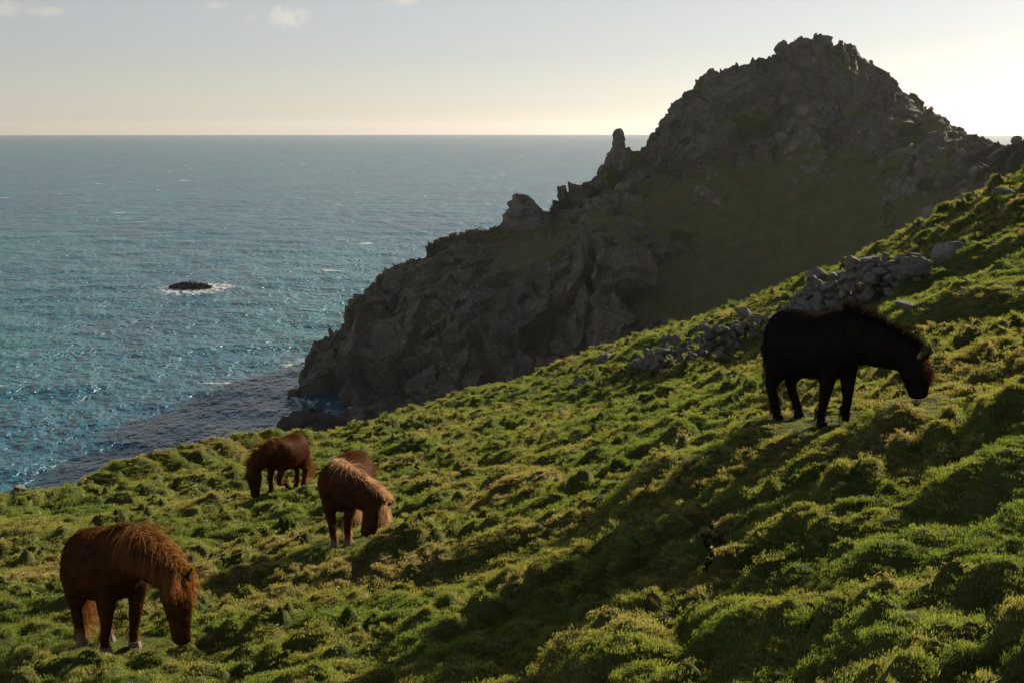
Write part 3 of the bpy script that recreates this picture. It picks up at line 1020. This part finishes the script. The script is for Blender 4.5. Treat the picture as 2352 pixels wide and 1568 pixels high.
def path_stations(pts, rad, yaw, dense=4):
    """rings square to a path; rad = (dorsal, lateral) half sizes; yaw turns the lateral axis"""
    pts = np.array(pts, float); rad = np.array(rad, float); yaw = np.array(yaw, float)
    n = len(pts)
    t = np.linspace(0, n - 1, (n - 1) * dense + 1)
    def cr(A):
        A = A if A.ndim > 1 else A[:, None]
        P = np.vstack([2 * A[0] - A[1], A, 2 * A[-1] - A[-2]])
        out = []
        for q in t:
            i = min(int(q), n - 2); u = q - i
            p0, p1, p2, p3 = P[i], P[i + 1], P[i + 2], P[i + 3]
            out.append(0.5 * (2 * p1 + (p2 - p0) * u + (2 * p0 - 5 * p1 + 4 * p2 - p3) * u * u + (3 * p1 - p0 - 3 * p2 + p3) * u ** 3))
        return np.array(out)
    C, Rr, Yw = cr(pts), np.abs(cr(rad)), cr(yaw)[:, 0]
    T = np.gradient(C, axis=0); T /= np.linalg.norm(T, axis=1, keepdims=True)
    st = []
    for c, r, y, tg in zip(C, Rr, Yw, T):
        lat = np.array([-math.sin(y), math.cos(y), 0])
        lat = lat - tg * (lat @ tg); lat /= np.linalg.norm(lat)
        dor = np.cross(tg, lat)
        st.append((c, lat * r[1], dor * r[0]))
    return st

def ribbons(roots, paths, widths, rg):
    """strands as tapered ribbons: paths (n, k, 3)"""
    n, k, _ = paths.shape
    T = np.gradient(paths, axis=1)
    rv = rg.normal(size=(n, 1, 3))
    Wd = np.cross(T, rv); Wd /= np.linalg.norm(Wd, axis=-1, keepdims=True) + 1e-9
    tp = np.linspace(1, 0.12, k)[None, :, None] * np.asarray(widths)[:, None, None]
    A, B = paths - Wd * tp, paths + Wd * tp
    V = np.stack([A, B], 2).reshape(n, 2 * k, 3)
    q = np.arange(k - 1)
    f = np.stack([2 * q, 2 * q + 1, 2 * q + 3, 2 * q + 2], -1)[None] + (np.arange(n) * 2 * k)[:, None, None]
    return V.reshape(-1, 3), f.reshape(-1, 4)

LIFT = 0.075                    # trunk carried a little higher on the legs
TRUNK = [(-0.535, 0.78, 0.03, 0.03), (-0.515, 0.745, 0.12, 0.10), (-0.47, 0.72, 0.195, 0.165), (-0.38, 0.70, 0.262, 0.225), (-0.24, 0.685, 0.285, 0.255), (-0.08, 0.652, 0.285, 0.275),
         (0.08, 0.645, 0.285, 0.28), (0.22, 0.665, 0.297, 0.262), (0.34, 0.69, 0.285, 0.225), (0.43, 0.68, 0.235, 0.185), (0.50, 0.66, 0.165, 0.135), (0.54, 0.65, 0.06, 0.05)]
TRUNK = [(x, z + LIFT - 0.012, a * 1.05, b * 1.04) for (x, z, a, b) in TRUNK]

def pony(name, label, cat, px, py, hgt, yaw, neck, head, feet, mats, mane, seed, shear=0.6, tilt=0.0, fuzz=26000, knee_bend=None, group="ponies grazing on the hillside", body_k=(1, 1), tail_sway=(0, 0.0), head_yaw=(0, 0), coat_len=0.02):
    rg = np.random.default_rng(seed)
    p0 = ghit(px, py)
    X0, Y0 = p0[0], p0[1]
    cs, sn = math.cos(yaw), math.sin(yaw)
    def gl(x, y):                                   # ground in the pony's own frame
        return float(ground(np.array([X0 + cs * x - sn * y]), np.array([Y0 + sn * x + cs * y]))[0])
    fz = [gl(f[0] * hgt, f[1] * hgt) for f in feet]
    Z0 = sum(fz) / 4
    sl = shear * ((fz[0] + fz[1]) - (fz[2] + fz[3])) / 2 / (hgt * ((feet[0][0] + feet[1][0]) - (feet[2][0] + feet[3][0])) / 2)
    sl += tilt
    root = empty(name, (X0, Y0, Z0), yaw)
    tag(root, label, cat, group)
    def shp(P):
        P = np.array(P, float); P[..., 2] = P[..., 2] + sl * P[..., 0]
        return P
    Vs, Fs = [], []
    off = 0
    def add(st, seg=20):
        nonlocal off
        V, F = loft(st, seg)
        Vs.append(V); Fs.extend([tuple(i + off for i in f) for f in F]); off += len(V)
    bl, bw = body_k
    add([(shp((x * bl, 0, z)), (0, hy * bw, 0), (0, 0, hz)) for (x, z, hz, hy) in TRUNK], 28)
    # neck and head
    nk = [shp(p) for p in neck["pts"]]
    nst = path_stations(nk, neck["rad"], neck["yaw"], 6)
    add(nst, 22)
    poll, muz = shp(head["poll"]), np.array(head["muzzle"], float)
    muz[2] = (gl(muz[0] * hgt, muz[1] * hgt) - Z0) / hgt + head["lift"]
    ax = muz - poll; hl = np.linalg.norm(ax); ax /= hl
    if hl > 0.53:
        hl = 0.53; muz = poll + ax * hl
    hy = head["yaw"]
    hp = [poll - ax * 0.03, poll + ax * 0.06 * hl / 0.47, poll + ax * hl * 0.28, poll + ax * hl * 0.5, poll + ax * hl * 0.72, poll + ax * hl * 0.9, poll + ax * hl * 0.985]
    hr = [(0.065, 0.06), (0.118, 0.097), (0.148, 0.107), (0.126, 0.09), (0.096, 0.072), (0.088, 0.068), (0.055, 0.05)]
    hst = path_stations(hp, hr, [hy] * 7, 4)
    add(hst, 20)
    lat = hst[4][1] / np.linalg.norm(hst[4][1]); dor = hst[4][2] / np.linalg.norm(hst[4][2])
    # ears
    for s in (-1, 1):
        b = poll + ax * 0.015 + lat * s * 0.055 + dor * 0.06
        ed = dor * 0.45 - ax * 0.85 + lat * s * 0.35; ed /= np.linalg.norm(ed)
        add([(b - ed * 0.03, lat * 0.028, np.cross(ed, lat) * 0.022), (b + ed * 0.03, lat * 0.033, np.cross(ed, lat) * 0.022), (b + ed * 0.08, lat * 0.024, np.cross(ed, lat) * 0.016), (b + ed * 0.125, lat * 0.006, np.cross(ed, lat) * 0.006)], 10)
    # legs
    hooves, fet = [], []
    for i, (fx, fy) in enumerate(feet):
        g = (gl(fx * hgt, fy * hgt) - Z0) / hgt
        s = 1 if fy > 0 else -1
        bent = knee_bend is not None and knee_bend == i
        if i < 2:
            tx = 0.30 * bl
            if bent:
                J = [(tx + 0.02, s * 0.13, 0.70), (tx + 0.02, s * 0.125, 0.50), (tx + 0.10, s * 0.11, 0.26), (fx - 0.02, fy, g + 0.17), (fx - 0.09, fy, g + 0.09)]
                J = [np.array(j) for j in J]
            else:
                J = [np.array((tx + 0.02, s * 0.13, 0.70)), np.array((tx, s * 0.13, 0.51)), np.array((0.3 * tx + 0.7 * fx + 0.012, 0.3 * s * 0.12 + 0.7 * fy, 0.29 + 0.6 * g)), np.array((fx - 0.005, fy, 0.10 + g)), np.array((fx + 0.008, fy, 0.045 + g))]
            R = [(0.135, 0.09), (0.098, 0.072), (0.052, 0.048), (0.039, 0.037), (0.043, 0.041)]
            J[0] = shp(J[0]); J[1] = shp(J[1])
        else:
            tx = -0.34 * bl
            J = [np.array((tx, s * 0.13, 0.74)), np.array((tx + 0.05, s * 0.14, 0.54)), np.array((0.5 * tx + 0.5 * fx - 0.075, 0.4 * s * 0.12 + 0.6 * fy, 0.32 + 0.6 * g)), np.array((fx - 0.012, fy, 0.10 + g)), np.array((fx + 0.006, fy, 0.045 + g))]
            J[0] = shp(J[0]); J[1] = shp(J[1])
            R = [(0.20, 0.11), (0.145, 0.10), (0.062, 0.051), (0.042, 0.039), (0.045, 0.042)]
        st = path_stations(J, R, [0] * 5, 5)
        add(st, 16)
        fet.append(J[3] if not bent else J[3])
        hooves.append((J[4], bent))
    V = np.concatenate(Vs)
    me = bpy.data.meshes.new("body_rough")
    me.from_pydata(V.tolist(), [], Fs)
    tmp = bpy.data.objects.new("tmp", me)
    COL.objects.link(tmp)
    md = tmp.modifiers.new("r", 'REMESH'); md.mode = 'VOXEL'; md.voxel_size = 0.013
    sm = tmp.modifiers.new("s", 'SMOOTH'); sm.factor = 0.5; sm.iterations = 7
    dg = bpy.context.evaluated_depsgraph_get()
    body_me = bpy.data.meshes.new_from_object(tmp.evaluated_get(dg))
    bpy.data.objects.remove(tmp)
    n = len(body_me.vertices)
    co = np.empty(n * 3, np.float32); body_me.vertices.foreach_get("co", co)
    co = co.reshape(-1, 3) * hgt
    co += 0.004 * np.stack([fbm3(co * 14 + o, 3, 3) for o in (0, 9, 21)], -1)
    body_me.vertices.foreach_set("co", co.astype(np.float32).ravel())
    body_me.update()
    body_me.polygons.foreach_set("use_smooth", np.ones(len(body_me.polygons), bool))
    body_me.materials.clear()
    body_me.name = "body"
    link("body", body_me, mats["body"], root)
    # coat: short hairs lying back along the body
    np_ = len(body_me.polygons)
    ar = np.empty(np_, np.float32); body_me.polygons.foreach_get("area", ar)
    ce = np.empty(np_ * 3, np.float32); body_me.polygons.foreach_get("center", ce); ce = ce.reshape(-1, 3)
    no = np.empty(np_ * 3, np.float32); body_me.polygons.foreach_get("normal", no); no = no.reshape(-1, 3)
    ix = rg.choice(np_, fuzz, p=ar / ar.sum())
    P, Nv = ce[ix] + rg.normal(size=(fuzz, 3)) * 0.006, no[ix]
    fl = np.array([-0.55, 0, -0.75])[None] + rg.normal(size=(fuzz, 3)) * 0.25
    fl = fl - Nv * (fl * Nv).sum(1, keepdims=True)
    dr = fl + Nv * (0.50 + 0.25 * rg.random((fuzz, 1))); dr /= np.linalg.norm(dr, axis=1, keepdims=True) + 1e-9
    ln = coat_len * hgt * rg.uniform(0.5, 1.3, fuzz)
    mz = np.linalg.norm(P - muz[None] * hgt, axis=1)
    ln = ln * np.clip(mz / (0.3 * hgt), 0.2, 1)
    w = np.cross(dr, rg.normal(size=(fuzz, 3))); w /= np.linalg.norm(w, axis=1, keepdims=True) + 1e-9
    A = P - Nv * 0.004
    T3 = np.stack([A - w * 0.0022, A + w * 0.0022, A + dr * ln[:, None]], 1).reshape(-1, 3)
    cm = mesh_np("coat", T3, np.arange(fuzz * 3).reshape(-1, 3), True)
    link("coat", cm, mats.get("coat", mats["body"]), root)["kind"] = "stuff"
    # hooves
    for (j, bent) in hooves:
        c = np.array(j)
        if bent:
            st = [(c + np.array((0.01, 0, 0.02)), (0, 0.042, 0), (0.03, 0, 0.03)), (c + np.array((-0.05, 0, -0.03)), (0, 0.052, 0), (0.04, 0, 0.04))]
        else:
            st = [(c + np.array((0, 0, 0.015)), (0, 0.046, 0), (0.046, 0, 0)), (c + np.array((0.008, 0, -0.025)), (0, 0.053, 0), (0.055, 0, 0)), (c + np.array((0.014, 0, -0.055)), (0, 0.056, 0), (0.060, 0, 0))]
        Vh, Fh = loft(st, 14)
        hm = bpy.data.meshes.new("hoof")
        hm.from_pydata((Vh * hgt).tolist(), [], Fh); hm.update()
        link("hoof", hm, mats["hoof"], root)
    # eyes and nostrils
    for s in (-1, 1):
        for (nm, q, sz, mt, sd, dd) in (("eye", 0.34, 0.021, mats["eye"], 0.079, 0.045), ("nostril", 0.93, 0.013, mats["eye"], 0.036, 0.028)):
            c = poll + ax * hl * q + lat * s * sd + dor * dd
            th = np.linspace(-1.4, 1.4, 7)
            st = [(c + ax * sz * math.sin(a), lat * sz * math.cos(a) * 0.7, dor * sz * math.cos(a)) for a in th]
            Ve, Fe = loft(st, 12)
            em = bpy.data.meshes.new(nm); em.from_pydata((Ve * hgt).tolist(), [], Fe); em.update()
            em.polygons.foreach_set("use_smooth", np.ones(len(em.polygons), bool))
            link(nm, em, mt, root)
    # mane along the crest, falling to one side or both
    C = np.array([s[0] for s in nst]); La = np.array([s[1] for s in nst]); Do = np.array([s[2] for s in nst])
    la_l, do_l = np.linalg.norm(La, axis=1), np.linalg.norm(Do, axis=1)
    Lu, Du = La / la_l[:, None], Do / do_l[:, None]
    def grow(P, D, length, wind, stiff, k=8, fall=0.5, free=False):
        n = len(P); out = [P.copy()]; D = D / np.linalg.norm(D, axis=1, keepdims=True)
        seg = (length / (k - 1))[:, None]
        for _ in range(k - 1):
            D = D * stiff + (np.array([0, 0, -1.0])[None] * fall + wind) * (1 - stiff) + rg.normal(size=(n, 3)) * 0.07
            D /= np.linalg.norm(D, axis=1, keepdims=True)
            P = P + D * seg
            if not free:
                dd = ((P[:, None] - C[None]) ** 2).sum(-1); i = dd.argmin(1)
                r = P - C[i]
                a = (r * Lu[i]).sum(1) / la_l[i]; b = (r * Du[i]).sum(1) / do_l[i]
                e = np.sqrt(a * a + b * b)
                push = np.where((e < 1.08) & (i < len(C) - 1), 1.08 / np.maximum(e, 0.2), 1.0)
                r2 = (r * Lu[i]).sum(1)[:, None] * Lu[i] * push[:, None] + (r * Du[i]).sum(1)[:, None] * Du[i] * push[:, None]
                tgt = r - (r * Lu[i]).sum(1)[:, None] * Lu[i] - (r * Du[i]).sum(1)[:, None] * Du[i]
                P = C[i] + r2 + tgt
            out.append(P.copy())
        return np.stack(out, 1)
    nm_ = mane["n"]
    ti = mane.get("from", 0.12) + (1 - mane.get("from", 0.12)) * rg.random(nm_)
    fi = ti * (len(C) - 1); i0 = np.clip(fi.astype(int), 0, len(C) - 2); fr = (fi - i0)[:, None]
    lerp = lambda A: A[i0] * (1 - fr) + A[i0 + 1] * fr
    roots = lerp(C) + lerp(Do) * 0.97 + rg.normal(size=(nm_, 3)) * 0.012
    side = mane["side"] * np.where(rg.random(nm_) < mane.get("both", 0.15), -1, 1)
    up = np.where(rg.random(nm_) < mane.get("up", 0.25), 1.3, 0.3)[:, None] * (1 + mane.get("tuft", 0) * np.exp(-((ti - mane.get("from", .12)) / 0.12) ** 2))[:, None]
    D0 = lerp(Du) * up + lerp(Lu) * (side * rg.uniform(0.3, 1.0, nm_))[:, None] + np.array(mane.get("wind", (0, 0, 0)))[None]
    ln = mane["len"] * rg.uniform(0.55, 1.1, nm_) * (1 - 0.25 * np.abs(ti - 0.5)) * np.where(up[:, 0] > 1, mane.get("uplen", 0.45), 1) * (1 + 0.35 * mane.get("tuft", 0) * np.exp(-((ti - mane.get("from", .12)) / 0.10) ** 2))
    pth = grow(roots, D0, ln, np.array(mane.get("wind", (0, 0, 0)))[None] * 0.5, mane.get("stiff", 0.55))
    Vm, Fm = ribbons(roots, pth * hgt, rg.uniform(0.0022, 0.0042, nm_) * hgt, rg)
    link("mane", mesh_np("mane", Vm, Fm), mats["mane"], root)["kind"] = "stuff"
    # forelock over the brow
    nf = mane.get("fore", 420)
    r0 = poll[None] + dor[None] * 0.075 + ax[None] * (rg.uniform(-0.03, 0.07, nf))[:, None] + lat[None] * rg.normal(size=(nf, 1)) * 0.045
    D0 = ax[None] * 0.8 + dor[None] * rg.uniform(0.3, 1.0, (nf, 1)) + lat[None] * rg.normal(size=(nf, 1)) * 0.45
    fp = grow(r0, D0, mane.get("forelen", 0.25) * rg.uniform(0.6, 1.1, nf), ax[None] * 0.35 + dor[None] * 0.12, 0.72, free=True, fall=0.35)
    Vm, Fm = ribbons(r0, fp * hgt, rg.uniform(0.0022, 0.004, nf) * hgt, rg)
    link("forelock", mesh_np("forelock", Vm, Fm), mats["fore"], root)["kind"] = "stuff"
    # tail
    nt = 430
    dock = shp((-0.525 * bl, 0, 0.83))
    r0 = dock[None] + np.stack([rg.uniform(-0.03, 0.01, nt), rg.normal(size=nt) * 0.025, rg.uniform(-0.12, 0.02, nt)], -1)
    D0 = np.stack([-0.55 + 0.2 * rg.normal(size=nt), 0.16 * rg.normal(size=nt), -0.6 + 0.1 * rg.normal(size=nt)], -1)
    tp = grow(r0, D0, rg.uniform(0.45, 0.80, nt), np.array([tail_sway[0], tail_sway[1], 0])[None] + rg.normal(size=(nt, 3)) * 0.10, 0.62, k=10, free=True, fall=1.0)
    Vm, Fm = ribbons(r0, tp * hgt, rg.uniform(0.002, 0.004, nt) * hgt, rg)
    link("tail", mesh_np("tail", Vm, Fm), mats["tail"], root)["kind"] = "stuff"
    # feathers behind the fetlocks
    for f in fet:
        nn = 90
        a = rg.uniform(1.6, 4.7, nn)
        r0 = np.array(f)[None] + np.stack([np.cos(a) * 0.04, np.sin(a) * 0.04, rg.uniform(-0.01, 0.09, nn)], -1)
        D0 = np.stack([np.cos(a) * 0.7, np.sin(a) * 0.6, -0.8 + 0 * a], -1)
        pp = grow(r0, D0, rg.uniform(0.05, 0.10, nn), np.zeros((1, 3)), 0.7, k=4, free=True, fall=1.0)
        Vm, Fm = ribbons(r0, pp * hgt, rg.uniform(0.002, 0.0035, nn) * hgt, rg)
        link("feather", mesh_np("feather", Vm, Fm), mats["feather"], root)["kind"] = "stuff"
    return root

M_EYE = mat_plain("dark_eye", (0.01, 0.008, 0.006), 0.15, 0.6)
M_HOOF_P = mat_plain("pale_hoof", (0.20, 0.15, 0.125), 0.6)
M_HOOF_D = mat_plain("dark_hoof", (0.012, 0.010, 0.009), 0.8, 0.1)

chest = mat_hair("chestnut_coat", (0.075, 0.031, 0.011), (0.30, 0.22, 0.16), (0.05, 0.16))
flax = mat_hair("flaxen_mane", (0.27, 0.135, 0.047), trans=0.45)
chest_f = mat_hair("ginger_forelock", (0.30, 0.125, 0.032), trans=0.45)
pony("pony", "chestnut pony with ginger mane grazing nearest on the left", "pony", 252, 1488, 1.12, math.radians(-50),
     {"pts": [(0.28, 0, 0.77), (0.43, 0.01, 0.80), (0.60, 0.05, 0.76), (0.77, 0.10, 0.66), (0.90, 0.16, 0.54)],
      "rad": [(0.28, 0.17), (0.245, 0.15), (0.20, 0.12), (0.165, 0.10), (0.13, 0.09)], "yaw": [0, 0, 0.1, 0.15, 0.15]},
     {"poll": (0.91, 0.16, 0.56), "muzzle": (0.97, 0.19, 0.0), "lift": 0.02, "yaw": 0.2},
     [(0.22, 0.115), (0.20, -0.125), (-0.26, 0.105), (-0.33, -0.10)],
     {"body": chest, "coat": mat_hair("chestnut_guard_hair", (0.115, 0.05, 0.017), (0.34, 0.24, 0.17), (0.05, 0.16), trans=0.62), "hoof": M_HOOF_P, "eye": M_EYE, "mane": flax, "fore": chest_f, "tail": flax, "feather": flax},
     {"n": 2000, "len": 0.33, "side": -1, "both": 0.15, "up": 0.14, "from": 0.40, "wind": (0.05, 0, 0.0), "fore": 800, "forelen": 0.165, "uplen": 0.4, "tuft": 0.8}, 101, shear=0.95, tilt=0.09, tail_sway=(0.25, 0.12))

chest2 = mat_hair("red_chestnut_coat", (0.08, 0.031, 0.011), (0.42, 0.33, 0.24), (0.06, 0.22))
blond = mat_hair("blond_mane", (0.52, 0.36, 0.22), trans=0.45)
pony("pony", "chestnut pony with long pale blond mane standing behind a grassy mound", "pony", 800, 1244, 1.07, math.radians(-100),
     {"pts": [(0.28, 0, 0.74), (0.42, 0.03, 0.79), (0.53, 0.17, 0.77), (0.58, 0.36, 0.71), (0.60, 0.54, 0.61)],
      "rad": [(0.28, 0.17), (0.25, 0.16), (0.215, 0.13), (0.18, 0.11), (0.14, 0.095)], "yaw": [0, 0.15, 0.7, 1.2, 1.3]},
     {"poll": (0.60, 0.55, 0.63), "muzzle": (0.72, 0.42, 0.0), "lift": 0.12, "yaw": 1.35},
     [(0.22, 0.06), (0.30, -0.085), (-0.34, 0.12), (-0.30, -0.12)],
     {"body": chest2, "coat": mat_hair("red_guard_hair", (0.15, 0.06, 0.02), (0.5, 0.38, 0.28), (0.06, 0.22), trans=0.62), "hoof": M_HOOF_P, "eye": M_EYE, "mane": blond, "fore": blond, "tail": blond, "feather": blond},
     {"n": 3000, "len": 0.245, "side": 1, "both": 0.12, "up": 0.1, "from": 0.15, "wind": (-0.35, 0.2, 0.1), "fore": 900, "forelen": 0.22}, 102, body_k=(1.0, 1.05))

bay = mat_hair("dark_bay_coat", (0.085, 0.028, 0.010), (0.10, 0.05, 0.03), (0.02, 0.08))
brown = mat_hair("brown_mane", (0.20, 0.085, 0.028), trans=0.45)
pony("pony", "dark bay pony stepping with one foreleg lifted, farthest back by the sea edge", "pony", 660, 1124, 0.97, math.radians(-117),
     {"pts": [(0.28, 0, 0.74), (0.42, -0.02, 0.76), (0.55, -0.07, 0.72), (0.65, -0.14, 0.62), (0.71, -0.19, 0.52)],
      "rad": [(0.28, 0.17), (0.24, 0.15), (0.20, 0.12), (0.16, 0.10), (0.13, 0.09)], "yaw": [0, -0.1, -0.35, -0.5, -0.5]},
     {"poll": (0.72, -0.20, 0.53), "muzzle": (0.79, -0.13, 0.0), "lift": 0.04, "yaw": -0.4},
     [(0.22, 0.10), (0.36, -0.11), (-0.36, 0.11), (-0.44, -0.11)],
     {"body": bay, "coat": mat_hair("bay_guard_hair", (0.12, 0.048, 0.018), trans=0.6), "hoof": M_HOOF_D, "eye": M_EYE, "mane": brown, "fore": brown, "tail": brown, "feather": brown},
     {"n": 1200, "len": 0.27, "side": 1, "both": 0.35, "up": 0.25, "from": 0.12, "wind": (0.1, 0.2, 0.2), "fore": 350, "forelen": 0.24}, 103, knee_bend=0, fuzz=16000, tail_sway=(-0.05, 0.1))

black = mat_hair("black_coat", (0.010, 0.0085, 0.0085), trans=0.25)
black_m = mat_hair("black_brown_mane", (0.017, 0.011, 0.009), trans=0.45)
black_f = mat_hair("rusty_forelock", (0.065, 0.03, 0.016), trans=0.5)
pony("pony", "black pony grazing uphill to the right with a windblown mane", "pony", 1864, 969, 1.14, math.radians(-55),
     {"pts": [(0.28, 0, 0.78), (0.44, 0.02, 0.80), (0.62, 0.10, 0.75), (0.79, 0.20, 0.68), (0.90, 0.28, 0.60)],
      "rad": [(0.28, 0.17), (0.245, 0.15), (0.20, 0.12), (0.165, 0.10), (0.13, 0.09)], "yaw": [0, 0.1, 0.4, 0.5, 0.5]},
     {"poll": (0.92, 0.29, 0.60), "muzzle": (0.95, 0.31, 0.0), "lift": 0.02, "yaw": 0.45},
     [(0.30, 0.12), (0.23, -0.125), (-0.26, 0.10), (-0.34, -0.10)],
     {"body": black, "coat": mat_hair("black_guard_hair", (0.015, 0.0105, 0.009), trans=0.6), "hoof": M_HOOF_D, "eye": M_EYE, "mane": black_m, "fore": black_f, "tail": black_m, "feather": black_m},
     {"n": 1300, "len": 0.13, "side": 1, "both": 0.3, "up": 0.4, "uplen": 0.6, "tuft": 3.5, "from": 0.16, "wind": (0.2, 0.1, 0.35), "fore": 420, "forelen": 0.19, "stiff": 0.75}, 104, shear=0.8, tilt=0.03, tail_sway=(0.2, 0.15))

# ------------------------------------------------------------------ clouds
def cloud(px, py, w, h, seed, lab, dens=0.012):
    import bmesh
    d = 6500.0
    p = at(px, py, d)
    rx, rz = w / 2 / FPX * d, h / 2 / FPX * d
    bm = bmesh.new()
    bmesh.ops.create_icosphere(bm, subdivisions=3, radius=1.0)
    me = bpy.data.meshes.new("cloud"); bm.to_mesh(me); bm.free()
    o = link("cloud", me, None)
    o.location = p; o.scale = (rx, rx * 0.7, rz)
    m, N, L, out = material("cloud_vapour")
    tc = N.new("ShaderNodeTexCoord").outputs["Object"]
    mp = node(N, "ShaderNodeMapping"); mp.inputs["Location"].default_value = (seed * 3.1, seed * 1.7, 0)
    mp.inputs["Scale"].default_value = (1.0, 1.0, max(0.35, rz / rx))
    L.new(tc, mp.inputs[0])
    n = noise(N, L, mp.outputs[0], 2.2, 5, 0.6)
    ln = N.new("ShaderNodeVectorMath"); ln.operation = 'LENGTH'; L.new(tc, ln.inputs[0])
    k = math_n(N, L, 'SUBTRACT', math_n(N, L, 'MULTIPLY', n, 1.55), math_n(N, L, 'MULTIPLY', ln.outputs["Value"], 0.72))
    k = math_n(N, L, 'MULTIPLY', math_n(N, L, 'MAXIMUM', math_n(N, L, 'SUBTRACT', k, 0.22), 0.0), dens * 0.9)
    v = node(N, "ShaderNodeVolumePrincipled")
    v.inputs["Color"].default_value = (1, 0.97, 0.94, 1)
    v.inputs["Anisotropy"].default_value = 0.4
    L.new(k, v.inputs["Density"])
    L.new(v.outputs[0], out.inputs["Volume"])
    me.materials.append(m)
    tag(o, lab, "cloud", "small clouds high on the left of the sky")

cloud(655, 40, 130, 66, 1, "brightest puffy white cloud, right of centre among the small clouds")
cloud(8, 22, 110, 60, 2, "white cloud cut by the top left corner of the sky")
cloud(105, 28, 170, 34, 3, "long faint cloud wisp near the top left corner", 0.006)
cloud(497, 14, 80, 30, 4, "small faint cloud wisp near the top, left of the puffy cloud", 0.006)
cloud(578, 42, 56, 34, 5, "tiny faint cloud puff just left of the brightest cloud", 0.006)
cloud(927, 2, 110, 28, 6, "flat cloud cut by the top edge, right of the puffy cloud", 0.008)

# ------------------------------------------------------------------ haze
def haze():
    import bmesh
    bm = bmesh.new()
    bmesh.ops.create_cube(bm, size=1.0)
    me = bpy.data.meshes.new("haze"); bm.to_mesh(me); bm.free()
    o = link("haze", me, None)
    z0, z1 = -7.0, 76.0
    o.location = (0, 4450, (z0 + z1) / 2); o.scale = (13000, 9200, z1 - z0)
    m, N, L, out = material("sea_haze")
    v = node(N, "ShaderNodeVolumePrincipled")
    v.inputs["Color"].default_value = (0.95, 0.95, 0.95, 1)
    v.inputs["Density"].default_value = HAZE
    v.inputs["Anisotropy"].default_value = 0.55
    L.new(v.outputs[0], out.inputs["Volume"])
    me.materials.append(m)
    tag(o, "thin sea haze", None, kind="stuff")
HAZE = 0.000032
haze()
